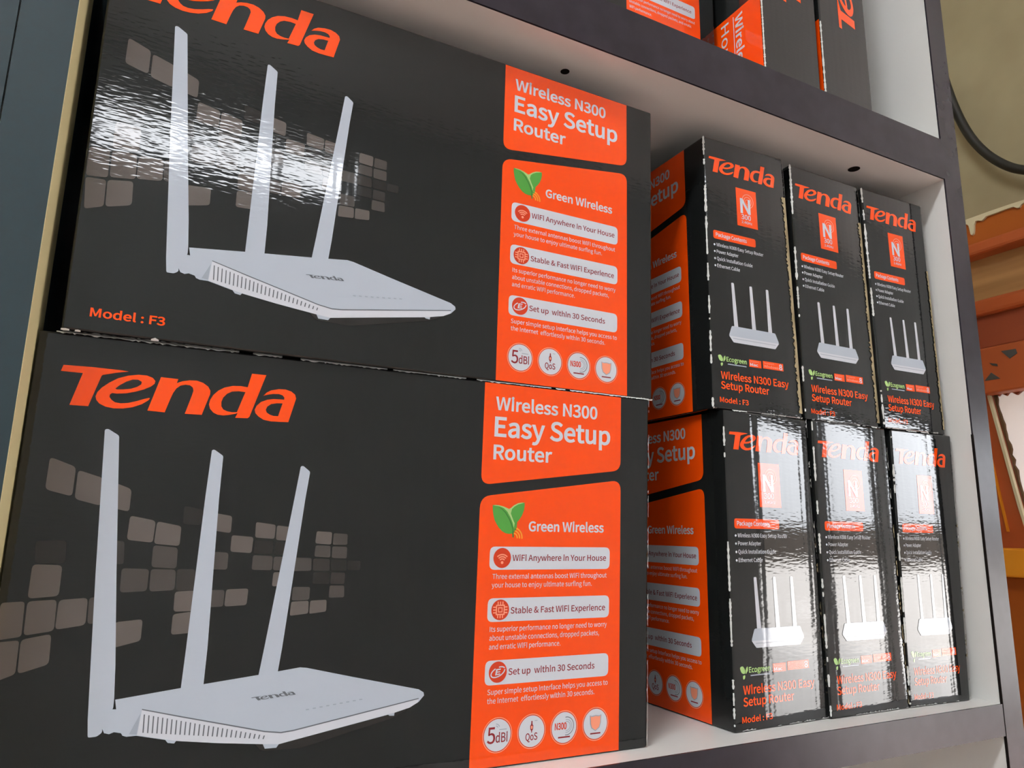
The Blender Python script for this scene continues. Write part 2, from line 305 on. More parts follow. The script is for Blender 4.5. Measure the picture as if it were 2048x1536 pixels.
SQ = [["1",[[10.23,138.31],[19.79,134.75],[19.83,122.84],[10.15,125.36]]],["1",[[20.61,133.61],[30.34,130.62],[30.57,119.41],[20.8,121.9]]],["1",[[31.07,130.38],[40.96,126.61],[41.08,117.35],[31.45,119.32]]],["1",[[41.6,115.85],[51.48,113.89],[51.33,104.89],[41.44,105.97]]],["1",[[52.05,113.7],[61.62,111.87],[61.71,103.57],[51.74,104.49]]],["2",[[51.62,103.9],[61.21,102.96],[61.53,94.35],[51.84,94.99]]],["2",[[40.92,94.66],[51.2,94.21],[51.24,85.41],[41.29,85.01]]],["2",[[51.74,94.21],[61.38,93.95],[61.69,85.61],[52.17,85.19]]],["3",[[61.74,94.15],[68.95,94.1],[69.07,85.27],[62.27,85.4]]],["1",[[9.64,96.31],[19.85,95.9],[20.04,84.13],[9.65,83.36]]],["1",[[1.2,82.04],[8.98,82.36],[9.49,69.32],[1.2,68.29]]],["1",[[9.77,82.34],[19.6,82.84],[20.04,71.05],[10.09,69.66]]],["1",[[20.29,82.64],[30.25,83.27],[30.62,72.85],[20.33,71.4]]],["2",[[30.59,83.34],[40.36,83.88],[40.74,74.36],[31.21,73.01]]],["1",[[1.2,67.58],[9.02,68.09],[9.31,55.81],[2.25,53.13]]],["1",[[9.47,68.25],[19.36,69.98],[19.91,58.72],[9.94,55.77]]],["1",[[40.83,73.52],[50.99,74.39],[51.18,65.96],[41.25,63.61]]],["1",[[61.93,85.01],[70.01,85.34],[70.09,76.97],[62.21,76.94]]],["1",[[62.13,75.96],[70.1,76.9],[69.84,68.23],[62.24,67.77]]],["3",[[34.03,105.89],[40.79,105.38],[41.46,96.21],[34.76,96.42]]],["4",[[9.51,105.25],[20.01,105.74],[20.76,96.65],[10.25,96.68]]],["4",[[61.69,120.45],[69.55,119.04],[69.04,112.42],[62.1,112.69]]],["1",[[73.32,117.9],[81.6,116.57],[81.69,109.24],[73.66,110.36]]],["1",[[82.17,108.42],[91.37,107.7],[91.18,100.77],[82.24,101.36]]],["1",[[91.8,114.27],[100.46,113.16],[100.37,106.96],[92.0,107.5]]],["1",[[100.9,112.96],[108.87,112.16],[108.52,106.1],[101.04,106.54]]],["2",[[91.87,99.93],[100.39,99.52],[100.51,93.41],[91.83,93.67]]],["2",[[100.83,99.31],[108.68,99.11],[108.54,93.14],[100.93,93.4]]],["2",[[73.36,101.4],[81.6,100.94],[81.77,93.74],[73.7,93.99]]],["2",[[73.58,85.43],[81.58,85.37],[81.65,78.48],[73.9,78.3]]],["1",[[82.15,85.56],[91.33,85.81],[91.16,78.84],[82.04,78.47]]],["1",[[118.83,110.67],[125.99,110.34],[125.98,104.69],[118.6,105.2]]],["2",[[126.7,109.91],[133.33,109.56],[133.46,104.67],[126.66,104.61]]],["2",[[118.89,104.33],[125.8,104.17],[125.98,98.91],[118.63,99.33]]],["2",[[126.49,103.95],[133.53,103.78],[133.69,98.47],[126.67,98.69]]],["2",[[109.55,98.9],[117.59,98.68],[117.82,93.08],[109.41,92.92]]],["3",[[118.26,98.47],[125.81,98.25],[126.21,93.02],[118.48,93.07]]],["4",[[133.99,97.59],[140.45,97.36],[140.29,93.14],[134.31,93.18]]],["3",[[126.93,92.36],[133.49,92.09],[133.41,87.06],[126.89,87.15]]],["2",[[126.71,86.51],[133.46,86.4],[133.85,81.18],[126.69,81.12]]],["2",[[110.2,86.13],[117.96,86.0],[117.97,80.46],[110.27,80.22]]],["1",[[110.09,79.81],[117.79,80.04],[118.02,74.53],[109.97,73.74]]],["1",[[118.44,80.03],[125.87,80.28],[126.05,75.14],[118.47,74.31]]],["1",[[101.21,92.56],[108.38,92.5],[108.02,86.79],[101.12,86.48]]],["4",[[126.27,98.03],[133.51,97.81],[133.87,92.96],[126.66,93.01]]],["4",[[91.89,106.44],[100.03,106.1],[100.11,100.37],[92.02,100.56]]],["4",[[100.88,105.9],[108.14,105.54],[107.75,99.96],[100.75,100.16]]],["4",[[118.75,92.42],[126.26,92.36],[126.44,87.16],[118.73,87.27]]]]
LEAF = [[207.52,125.17],[209.01,125.36],[211.02,125.28],[213.56,124.76],[215.61,124.07],[216.99,123.51],[218.15,124.15],[219.64,125.39],[221.99,126.6],[224.21,127.05],[225.94,127.11],[226.09,125.44],[225.74,123.16],[224.8,120.57],[223.5,118.58],[222.02,116.9],[221.9,115.55],[221.79,114.05],[221.33,112.85],[220.52,111.79],[219.87,111.04],[217.5,110.86],[215.47,111.12],[213.42,112.13],[211.51,113.87],[210.09,115.76],[208.84,117.8],[208.06,120.44],[207.62,122.94]]
LEAFHI = [[207.69,125.1],[209.01,125.36],[211.02,125.28],[213.56,124.76],[215.61,124.07],[216.99,123.48],[218.15,124.15],[219.64,125.39],[221.99,126.6],[224.21,127.05],[225.94,127.03],[224.23,126.57],[222.18,126.0],[220.0,124.8],[218.69,123.56],[218.1,121.3],[219.41,118.34],[220.51,116.27],[220.09,114.02],[219.49,116.25],[218.01,119.2],[216.03,122.14],[213.93,123.87],[211.55,124.7]]
VEIN = [[210.05,124.5],[212.59,123.76],[215.2,121.89],[217.44,118.66],[218.9,116.01],[219.86,113.27],[220.28,109.11],[219.52,109.1],[219.27,111.18],[219.36,113.11],[218.32,115.77],[216.94,118.43],[214.79,121.43],[212.35,123.53]]
WAVEC = [220.04,108.89]
QUAD = {"a":[[0.0012,0.0,0.1902],[0.3072,-0.0067,0.1902],[0.3016,-0.0066,0.0002],[0.0012,-0.0,0.0002]],"b":[[0.008,-0.0054,0.3802],[0.315,-0.0053,0.381],[0.3109,-0.0053,0.1905],[0.0091,-0.0054,0.1905]],"s1":[[0.3665,-0.0055,0.1902],[0.443,-0.0033,0.1902],[0.4471,-0.0032,0.0002],[0.3656,-0.0055,0.0002]],"s2":[[0.4462,-0.0054,0.1902],[0.5219,-0.0054,0.1902],[0.5225,-0.0054,0.0002],[0.4462,-0.0054,0.0002]],"s3":[[0.5277,-0.0057,0.1902],[0.595,-0.008,0.1902],[0.5867,-0.0077,0.0002],[0.5234,-0.0055,0.0002]],"u1":[[0.3613,-0.0026,0.3792],[0.4363,-0.0022,0.3824],[0.4414,-0.0021,0.1905],[0.361,-0.0026,0.1905]],"u2":[[0.4436,-0.0027,0.3797],[0.517,-0.0027,0.3799],[0.5204,-0.0027,0.1905],[0.4438,-0.0027,0.1905]],"u3":[[0.5181,-0.0053,0.3783],[0.5879,-0.0073,0.3788],[0.5895,-0.0073,0.1905],[0.5216,-0.0054,0.1905]]}
ROT = {"a":-1.252,"b":0.021,"s1":1.6,"s2":0.0,"s3":-2.0,"u1":0.3,"u2":0.0,"u3":-1.6}
CABLE = [[1.27,0.3515,0.965],[1.27,0.3372,0.8805],[1.27,0.3179,0.8112],[1.27,0.2936,0.7609],[1.27,0.2653,0.7243],[1.27,0.2385,0.7027],[1.27,0.1959,0.6804]]
DRIP = [[0.3427,0.6543],[0.3412,0.648],[0.3365,0.6461],[0.3334,0.6423],[0.3322,0.6336],[0.3316,0.6258],[0.3298,0.6233],[0.3266,0.6247],[0.3252,0.6309],[0.3242,0.6403],[0.3212,0.6459],[0.3171,0.6454],[0.3113,0.6424],[0.307,0.6447],[0.3033,0.6477],[0.2914,0.6474],[0.2783,0.6476],[0.2686,0.6477],[0.2604,0.6472],[0.2553,0.6429],[0.2516,0.6421],[0.2487,0.6459],[0.2442,0.6476],[0.2343,0.6484],[0.2339,0.6518],[0.2648,0.6533],[0.2972,0.6542],[0.3175,0.6542]]
CHIP = [[[0.3077,0.4141],[0.2854,0.4132],[0.2839,0.4057],[0.2958,0.3992]],[[0.3279,0.3984],[0.316,0.3944],[0.3155,0.3901],[0.3238,0.3933]],[[0.3382,0.3699],[0.3266,0.3817],[0.3136,0.3694]]]
GLYPH = {"&":[238,[[[91,-5],[126,1],[147,11],[165,25],[199,4],[224,-5],[232,22],[206,33],[184,47],[207,83],[229,138],[199,138],[187,103],[163,63],[123,102],[98,135],[122,153],[142,173],[154,197],[156,211],[151,234],[139,251],[118,260],[105,261],[78,255],[67,248],[52,228],[48,215],[47,193],[52,167],[63,141],[42,124],[24,105],[14,81],[13,67],[20,34],[41,10],[72,-3]],[[144,42],[124,28],[109,23],[95,21],[72,25],[55,38],[49,46],[44,68],[47,84],[56,99],[76,118],[102,83]],[[86,156],[75,189],[77,218],[91,235],[112,238],[126,228],[129,216],[129,201],[113,177]]]],",":[97,[[[26,-67],[39,-60],[60,-43],[73,-20],[77,7],[75,24],[68,37],[57,43],[40,42],[32,36],[27,27],[27,16],[32,7],[40,1],[54,0],[46,-25],[35,-38],[19,-48]]]],".":[97,[[[49,-5],[59,-2],[67,4],[72,20],[67,35],[59,42],[49,44],[38,42],[31,35],[26,20],[31,4],[38,-2]]]],"0":[194,[[[97,-5],[117,-2],[134,6],[149,20],[161,39],[170,63],[175,94],[177,129],[175,165],[170,194],[161,218],[149,237],[134,251],[117,259],[97,261],[77,259],[60,251],[45,237],[33,218],[25,194],[19,165],[18,129],[19,94],[25,63],[33,39],[45,20],[60,6],[77,-2]],[[97,21],[85,23],[75,30],[58,55],[50,100],[48,129],[50,159],[58,203],[75,228],[85,234],[97,236],[109,234],[120,228],[136,203],[145,159],[146,129],[145,100],[136,55],[120,30],[109,23]]]],"2":[194,[[[15,0],[177,0],[177,28],[64,25],[129,96],[155,142],[162,164],[165,186],[158,221],[138,246],[125,254],[90,261],[64,258],[42,248],[14,224],[33,206],[61,229],[77,235],[98,234],[109,230],[124,217],[129,207],[133,185],[131,165],[124,145],[112,123],[74,75],[15,19]]]],"3":[194,[[[92,-5],[129,2],[157,21],[166,34],[173,50],[175,69],[173,83],[163,107],[144,124],[120,134],[150,154],[162,173],[166,197],[159,228],[139,249],[109,260],[91,261],[57,255],[37,244],[20,231],[37,210],[57,226],[81,235],[110,232],[125,221],[132,205],[133,195],[129,173],[113,156],[100,151],[62,146],[62,121],[104,116],[129,103],[141,82],[141,58],[131,39],[114,26],[103,23],[78,23],[58,29],[27,51],[10,31],[27,16],[48,4]]]],"4":[194,[[[119,0],[149,0],[149,71],[183,71],[183,96],[149,96],[149,257],[114,257],[7,92],[7,71],[119,71]],[[119,96],[40,96],[121,222]]]],"5":[194,[[[92,-5],[127,3],[143,12],[156,25],[167,41],[173,61],[176,83],[174,106],[168,124],[159,139],[147,151],[132,159],[116,164],[92,165],[60,155],[67,229],[163,229],[163,257],[39,257],[30,137],[47,126],[65,136],[83,141],[103,140],[115,136],[132,121],[138,110],[143,83],[142,67],[131,43],[123,34],[101,23],[76,23],[56,29],[26,50],[9,29],[26,15],[48,3]]]],"8":[194,[[[98,-5],[118,-3],[150,10],[171,32],[178,62],[177,76],[168,99],[153,116],[135,129],[155,152],[165,171],[169,193],[163,224],[145,246],[132,254],[99,261],[67,254],[43,237],[35,225],[28,195],[32,174],[42,156],[63,135],[43,121],[27,102],[17,78],[16,64],[18,47],[24,33],[46,10],[79,-3]],[[116,139],[80,157],[64,173],[59,183],[57,195],[61,214],[66,222],[80,233],[98,237],[119,232],[127,227],[138,211],[142,191],[140,175],[133,160]],[[98,19],[86,20],[64,29],[50,45],[46,55],[45,77],[52,96],[64,112],[80,125],[122,105],[141,88],[146,76],[147,52],[138,35],[121,23]]]],":":[97,[[[49,137],[59,139],[67,145],[72,161],[67,177],[59,183],[49,186],[38,183],[31,177],[26,161],[31,145],[38,139]],[[49,-5],[59,-2],[67,4],[72,20],[67,35],[59,42],[49,44],[38,42],[31,35],[26,20],[31,4],[38,-2]]]],"A":[213,[[[1,0],[34,0],[59,78],[72,78],[153,78],[177,0],[211,0],[124,257],[88,257]],[[67,104],[106,230],[145,104]]]],"B":[230,[[[35,0],[117,0],[161,6],[179,14],[194,24],[205,38],[212,55],[214,75],[209,102],[195,121],[186,128],[162,137],[187,155],[196,173],[200,194],[197,212],[191,226],[181,238],[168,246],[133,256],[35,257]],[[68,148],[68,231],[137,228],[157,219],[163,211],[166,202],[167,179],[157,162],[149,156],[123,149]],[[68,26],[68,123],[112,123],[146,119],[169,108],[176,99],[181,89],[181,63],[176,51],[158,35],[130,27]]]],"C":[223,[[[132,-5],[171,3],[192,15],[211,32],[193,53],[170,34],[144,24],[114,26],[96,33],[81,45],[70,61],[61,80],[54,129],[56,155],[61,178],[70,197],[82,212],[97,224],[115,230],[144,232],[168,224],[187,209],[204,230],[190,243],[170,254],[134,261],[107,258],[83,249],[62,235],[45,215],[31,191],[23,162],[20,128],[23,95],[31,65],[44,41],[61,21],[82,7],[106,-2]]]],"E":[206,[[[35,0],[187,0],[187,28],[68,28],[68,121],[165,121],[165,125],[165,149],[68,149],[68,229],[183,229],[183,257],[35,257]]]],"F":[193,[[[35,0],[68,0],[68,115],[166,115],[166,143],[68,143],[68,229],[183,229],[183,257],[35,257]]]],"G":[241,[[[136,-5],[177,2],[198,12],[215,25],[215,133],[131,133],[131,106],[186,106],[186,39],[169,29],[139,24],[117,26],[98,33],[83,45],[70,61],[61,80],[55,103],[54,129],[56,155],[61,178],[71,197],[84,212],[99,224],[118,230],[149,232],[175,224],[194,209],[212,230],[197,243],[177,254],[138,261],[110,258],[85,249],[63,235],[45,215],[32,191],[23,162],[20,128],[23,95],[31,65],[45,41],[62,21],[84,7],[109,-2]]]],"H":[255,[[[35,0],[68,0],[68,121],[85,121],[187,121],[187,0],[220,0],[220,257],[187,257],[187,149],[68,149],[68,257],[35,257]]]],"I":[103,[[[35,0],[68,0],[68,257],[35,257]]]],"M":[284,[[[35,0],[64,0],[64,152],[60,218],[131,26],[153,26],[223,218],[219,152],[219,0],[249,0],[249,257],[210,257],[143,66],[74,257],[35,257]]]],"N":[253,[[[35,0],[66,0],[66,146],[62,215],[185,0],[218,0],[218,257],[187,257],[187,112],[192,42],[68,257],[35,257]]]],"P":[222,[[[35,0],[68,0],[68,102],[133,104],[153,108],[171,116],[185,127],[196,142],[202,160],[204,181],[202,203],[196,221],[185,235],[170,245],[132,255],[35,257]],[[68,129],[68,230],[122,230],[150,223],[160,216],[171,196],[172,181],[167,155],[160,145],[151,138],[124,130]]]],"Q":[260,[[[130,22],[111,25],[95,32],[80,44],[69,60],[61,79],[55,103],[54,129],[55,155],[61,178],[69,197],[80,212],[95,224],[111,230],[130,233],[149,230],[165,224],[179,212],[191,197],[199,178],[204,155],[206,129],[204,103],[199,79],[191,60],[179,44],[165,32],[149,25]],[[208,-64],[245,-58],[239,-34],[212,-37],[189,-35],[162,-20],[149,-3],[171,3],[191,14],[207,30],[221,49],[231,72],[237,99],[239,129],[237,162],[229,191],[217,216],[200,235],[180,249],[156,258],[130,261],[104,258],[80,249],[60,235],[43,216],[31,191],[23,162],[20,129],[23,99],[29,71],[40,48],[54,28],[71,13],[91,2],[114,-4],[131,-31],[142,-42],[172,-58]]]],"R":[222,[[[68,135],[68,230],[127,230],[152,223],[161,217],[172,198],[173,185],[172,172],[161,151],[152,144],[127,136]],[[176,0],[213,0],[147,112],[174,123],[185,132],[200,154],[205,185],[203,206],[197,222],[186,235],[173,245],[156,252],[116,257],[35,257],[35,0],[68,0],[68,109],[74,109],[114,109]]]],"S":[209,[[[106,-5],[128,-3],[163,11],[176,23],[186,36],[192,51],[194,68],[188,96],[174,116],[153,131],[79,165],[67,178],[63,186],[62,196],[66,213],[71,220],[87,229],[110,233],[129,231],[146,225],[168,209],[185,230],[167,244],[146,255],[110,261],[73,255],[46,237],[31,209],[30,178],[42,155],[60,138],[137,102],[151,91],[160,76],[161,65],[156,46],[142,32],[132,28],[95,25],[63,35],[36,56],[17,33],[38,16],[63,3]]]],"T":[210,[[[89,0],[121,0],[121,229],[199,229],[199,257],[11,257],[11,229],[89,229]]]],"W":[307,[[[63,0],[102,0],[153,213],[206,0],[245,0],[298,257],[267,257],[225,34],[223,34],[169,257],[140,257],[86,34],[42,257],[9,257]]]],"Y":[186,[[[77,0],[109,0],[109,99],[186,257],[153,257],[93,128],[34,257],[0,257],[77,99]]]],"a":[197,[[[76,-5],[105,1],[139,23],[143,0],[169,0],[169,117],[164,153],[149,179],[137,188],[122,193],[103,195],[78,192],[56,185],[29,170],[41,148],[80,166],[110,167],[127,157],[135,141],[137,120],[79,110],[57,102],[41,92],[30,80],[23,66],[22,36],[32,14],[51,0]],[[85,21],[64,26],[55,36],[51,51],[57,70],[77,85],[92,91],[137,99],[137,46],[107,26]]]],"b":[216,[[[116,-5],[134,-2],[151,4],[167,15],[180,30],[190,49],[196,72],[199,98],[192,143],[184,161],[173,175],[159,186],[143,193],[123,195],[105,192],[87,185],[63,168],[64,279],[32,279],[32,0],[58,0],[62,20],[93,0]],[[111,22],[86,28],[64,42],[64,142],[94,163],[115,168],[129,166],[150,154],[162,130],[165,98],[164,79],[154,48],[135,29]]]],"c":[179,[[[107,-5],[136,0],[169,19],[155,41],[124,24],[96,24],[72,37],[57,61],[51,95],[53,113],[57,129],[73,153],[97,166],[111,168],[129,165],[149,152],[165,173],[138,190],[110,195],[89,193],[70,186],[53,176],[39,161],[28,142],[21,120],[18,95],[20,70],[27,48],[37,29],[51,15],[67,4],[86,-2]]]],"d":[217,[[[97,-5],[125,1],[155,22],[159,0],[185,0],[185,279],[153,279],[154,173],[133,187],[118,193],[101,195],[83,193],[66,186],[50,175],[37,160],[27,142],[21,120],[19,95],[20,69],[26,47],[34,29],[46,15],[61,4],[78,-2]],[[104,22],[91,24],[69,37],[56,61],[51,95],[53,113],[64,142],[82,161],[106,168],[133,162],[153,148],[153,48],[126,27]]]],"e":[194,[[[109,-5],[139,0],[172,15],[160,36],[141,26],[120,21],[98,23],[85,27],[64,44],[57,57],[50,88],[178,88],[179,106],[173,147],[165,164],[154,177],[140,187],[123,193],[103,195],[85,193],[67,186],[52,175],[38,160],[27,142],[21,120],[18,95],[21,70],[27,48],[38,29],[52,15],[69,4],[88,-2]],[[49,110],[52,125],[64,149],[72,158],[93,168],[116,168],[135,158],[147,139],[150,126],[151,110]]]],"f":[114,[[[12,164],[37,164],[37,0],[69,0],[69,164],[110,164],[110,190],[69,190],[71,238],[78,251],[89,257],[102,257],[118,252],[125,277],[93,283],[78,282],[55,271],[47,261],[39,236],[37,190],[12,188]]]],"g":[197,[[[96,-88],[141,-81],[173,-62],[184,-50],[190,-36],[191,-9],[180,9],[159,20],[79,24],[65,28],[56,39],[57,52],[68,67],[88,61],[112,62],[140,73],[151,83],[164,110],[166,126],[162,146],[150,166],[189,166],[189,190],[123,190],[101,195],[80,193],[52,181],[41,171],[27,144],[25,127],[28,109],[35,93],[50,75],[37,63],[29,46],[32,23],[46,6],[33,-4],[23,-16],[18,-30],[20,-50],[25,-61],[46,-78],[77,-86]],[[96,82],[78,86],[65,98],[57,116],[56,127],[57,138],[65,156],[78,168],[96,172],[114,168],[128,156],[135,138],[137,127],[135,116],[128,98],[114,86]],[[101,-65],[75,-62],[65,-59],[51,-48],[46,-28],[55,-9],[65,0],[133,-3],[154,-10],[161,-27],[160,-35],[149,-50],[129,-61]]]],"h":[213,[[[32,0],[64,0],[64,138],[94,162],[116,167],[134,163],[141,158],[150,142],[152,116],[152,0],[184,0],[183,140],[174,170],[155,189],[126,195],[96,188],[63,163],[64,279],[32,279]]]],"i":[96,[[[32,0],[64,0],[64,190],[32,190]],[[48,229],[58,231],[65,237],[70,251],[65,264],[58,269],[48,271],[35,267],[29,260],[27,251],[32,237],[39,231]]]],"j":[96,[[[12,-85],[27,-83],[49,-72],[56,-63],[64,-37],[64,190],[33,190],[31,-39],[26,-52],[16,-58],[-9,-56],[-15,-80]],[[48,229],[58,231],[65,237],[70,251],[65,264],[58,269],[48,271],[39,269],[31,264],[27,251],[31,237],[39,231]]]],"k":[193,[[[32,0],[64,0],[64,50],[99,92],[155,0],[190,0],[118,113],[181,190],[146,190],[64,90],[64,279],[32,279]]]],"l":[99,[[[66,-5],[84,-2],[80,23],[69,23],[65,32],[64,279],[32,279],[33,27],[43,4],[56,-4]]]],"m":[324,[[[32,0],[64,0],[64,138],[86,158],[99,165],[112,167],[130,163],[136,158],[145,142],[147,116],[147,0],[179,0],[179,138],[208,162],[227,167],[245,163],[251,158],[260,142],[263,116],[263,0],[294,0],[293,140],[284,170],[265,189],[252,193],[227,194],[200,182],[174,159],[165,176],[152,188],[121,195],[94,188],[62,162],[58,190],[32,190]]]],"n":[214,[[[32,0],[64,0],[64,138],[94,162],[116,167],[134,163],[141,158],[150,142],[152,116],[152,0],[184,0],[183,140],[174,170],[155,189],[126,195],[105,192],[87,183],[62,162],[58,190],[32,190]]]],"o":[212,[[[106,-5],[126,-2],[144,4],[160,15],[174,29],[185,48],[192,70],[194,95],[192,120],[185,142],[174,161],[160,176],[144,186],[126,193],[106,195],[87,193],[68,186],[52,176],[38,161],[27,142],[21,120],[18,95],[21,70],[27,48],[38,29],[52,15],[68,4],[87,-2]],[[106,22],[81,29],[62,48],[52,77],[51,95],[56,129],[71,153],[93,166],[106,168],[131,161],[150,142],[160,113],[161,95],[160,77],[150,48],[131,29]]]],"p":[217,[[[32,-80],[64,-80],[63,18],[78,7],[101,-3],[116,-5],[134,-2],[151,4],[167,15],[180,30],[190,49],[196,72],[197,122],[184,161],[173,175],[159,186],[143,193],[113,194],[86,185],[62,168],[58,190],[32,190]],[[111,22],[86,28],[64,42],[64,142],[94,163],[115,168],[129,166],[150,154],[162,130],[165,98],[164,79],[154,48],[135,29]]]],"r":[136,[[[32,0],[64,0],[64,122],[70,135],[83,153],[98,163],[112,166],[131,163],[137,191],[116,195],[99,191],[83,181],[62,155],[58,190],[32,190]]]],"s":[164,[[[82,-5],[100,-3],[128,8],[145,27],[151,52],[149,66],[137,86],[117,100],[68,120],[53,135],[55,155],[70,167],[88,170],[101,168],[131,153],[146,173],[116,190],[87,195],[56,190],[34,175],[23,154],[23,128],[28,118],[44,102],[110,70],[119,58],[117,37],[101,23],[74,21],[49,28],[27,43],[11,22],[48,1]]]],"t":[132,[[[92,-5],[127,2],[121,27],[105,22],[91,22],[78,28],[72,40],[70,164],[121,164],[121,190],[70,190],[70,244],[43,244],[40,190],[9,188],[9,164],[38,164],[39,43],[46,18],[63,1]]]],"u":[213,[[[88,-5],[118,2],[135,14],[151,30],[154,0],[181,0],[181,190],[149,190],[149,55],[120,29],[97,23],[79,27],[73,32],[64,48],[62,74],[62,190],[29,190],[29,70],[34,34],[48,9],[59,2]]]],"w":[281,[[[62,0],[99,0],[139,157],[181,0],[220,0],[272,190],[241,190],[202,27],[157,190],[126,190],[83,27],[42,190],[9,190]]]],"x":[174,[[[5,0],[39,0],[84,78],[134,0],[169,0],[106,96],[164,190],[131,190],[90,117],[45,190],[10,190],[68,99]]]],"y":[182,[[[35,-82],[64,-75],[75,-68],[93,-45],[106,-16],[178,190],[147,190],[97,31],[38,190],[5,190],[81,0],[73,-24],[57,-47],[43,-55],[19,-53],[13,-78]]]],"z":[166,[[[12,0],[156,0],[156,26],[53,26],[153,173],[153,190],[23,190],[23,164],[112,164],[12,17]]]]," ":[78,[]]}

class Art:
    """flat print: coloured polygons in face millimetres; later layers lie a hair above earlier ones"""
    def __init__(self):
        self.v, self.f, self.m = [], [], []
    def poly(self, loops, m, layer=0):
        pts = [p for l in loops for p in l]
        base = len(self.v)
        tris = tessellate_polygon([[Vector((x, y, 0)) for x, y in l] for l in loops])
        self.v += [(x, y, layer) for x, y in pts]
        for t in tris:
            a, b, c = (pts[i] for i in t)
            ar = (b[0] - a[0]) * (c[1] - a[1]) - (c[0] - a[0]) * (b[1] - a[1])
            if abs(ar) < 1e-9: continue
            self.f.append(tuple(base + i for i in (t if ar > 0 else t[::-1]))); self.m.append(m)
        return self
    def text(self, s, x0, x1, y, cap, m, layer=1, bold=0):
        w = sum(GLYPH[c][0] for c in s)
        first, last = GLYPH[s[0]], GLYPH[s[-1]]
        lb = min((p[0] for l in first[1] for p in l), default=0)
        rb = last[0] - max((p[0] for l in last[1] for p in l), default=last[0])
        sx = (x1 - x0) / (w - lb - rb + 2 * bold)
        sy = (cap / (257 + 2 * bold)) if cap else sx
        pen = -lb + bold
        for c in s:
            adv, loops = GLYPH[c]
            if loops:
                ls = [embolden(l, bold) if bold else l for l in loops]
                if bold and c in 'ij':      # keep the dot clear of the stem
                    ls = [[(px, py + bold * 1.6) for px, py in l] if min(q[1] for q in l) > 190 else l for l in ls]
                self.poly([[(x0 + (pen + px) * sx, y + (py + bold) * sy) for px, py in l] for l in ls], m, layer)
            pen += adv
        return self
    def disc(self, cx, cy, r, m, layer, n=36, ry=None):
        ry = ry or r
        return self.poly([[(cx + r * math.cos(2 * math.pi * i / n), cy + ry * math.sin(2 * math.pi * i / n)) for i in range(n)]], m, layer)
    def arc(self, cx, cy, r0, r1, a0, a1, m, layer, n=18):
        A = [math.radians(a0 + (a1 - a0) * i / n) for i in range(n + 1)]
        return self.poly([[(cx + r1 * math.cos(a), cy + r1 * math.sin(a)) for a in A] + [(cx + r0 * math.cos(a), cy + r0 * math.sin(a)) for a in reversed(A)]], m, layer)
    def ring(self, cx, cy, r0, r1, m, layer):
        return self.arc(cx, cy, r0, r1, 0, 180, m, layer).arc(cx, cy, r0, r1, 180, 360, m, layer)
    def rect(self, x0, y0, x1, y1, m, layer=0, r=0.0):
        return self.poly([rounded([(x0, y0), (x1, y0), (x1, y1), (x0, y1)], r)], m, layer)

def area2(l):
    return sum(l[i][0] * l[(i + 1) % len(l)][1] - l[(i + 1) % len(l)][0] * l[i][1] for i in range(len(l)))

def embolden(l, d):
    """push a glyph outline outwards by d (outer loops run clockwise in this font, holes the other way)"""
    n, out = len(l), []
    for i in range(n):
        (ax, ay), (bx, by), (cx, cy) = l[i - 1], l[i], l[(i + 1) % n]
        e1 = Vector((bx - ax, by - ay)); e2 = Vector((cx - bx, cy - by))
        if e1.length < 1e-6 or e2.length < 1e-6:
            out.append((bx, by)); continue
        e1.normalize(); e2.normalize()
        n1 = Vector((e1.y, -e1.x)); n2 = Vector((e2.y, -e2.x))
        b = n1 + n2
        if b.length < 0.2:
            b = n1
        k = min(1.0 / max(b.normalized().dot(n1), 0.45), 1.6)
        b.normalize()
        out.append((bx + GSIGN * b.x * d * k, by + GSIGN * b.y * d * k))
    return out
GSIGN = 1 if area2(GLYPH['l'][1][0]) > 0 else -1

def rounded(pts, r, seg=5, which=None):
    if r <= 0:
        return pts
    out, n = [], len(pts)
    for i, p in enumerate(pts):
        if which is not None and i not in which:
            out.append(p); continue
        p = Vector(p); a = Vector(pts[i - 1]) - p; b = Vector(pts[(i + 1) % n]) - p
        ra = min(r, a.length * 0.45); rb = min(r, b.length * 0.45)
        s = p + a.normalized() * ra; e = p + b.normalized() * rb
        for k in range(seg + 1):
            t = k / seg
            q = (1 - t) ** 2 * s + 2 * t * (1 - t) * p + t * t * e
            out.append((q.x, q.y))
    return out

FW, FH, FD = 306.0, 190.0, 74.0

# --- the large printed face
def squares():
    a = Art()
    for k, q in SQ:
        w = min((Vector(q[0]) - Vector(q[1])).length, (Vector(q[1]) - Vector(q[2])).length)
        a.poly([rounded(q, w * 0.16, 3)], 'print_sq' + k, 0)
    return a

def logo(m='print_orange', bb=None, layer=0):
    a = Art()
    x0, y0, x1, y1 = 9.58, 159.55, 104.31, 180.8
    for g in LOGO:
        ls = g
        if bb:
            ls = [[(bb[0] + (x - x0) / (x1 - x0) * (bb[2] - bb[0]), bb[1] + (y - y0) / (y1 - y0) * (bb[3] - bb[1])) for x, y in l] for l in g]
        a.poly(ls, m, layer)
    return a

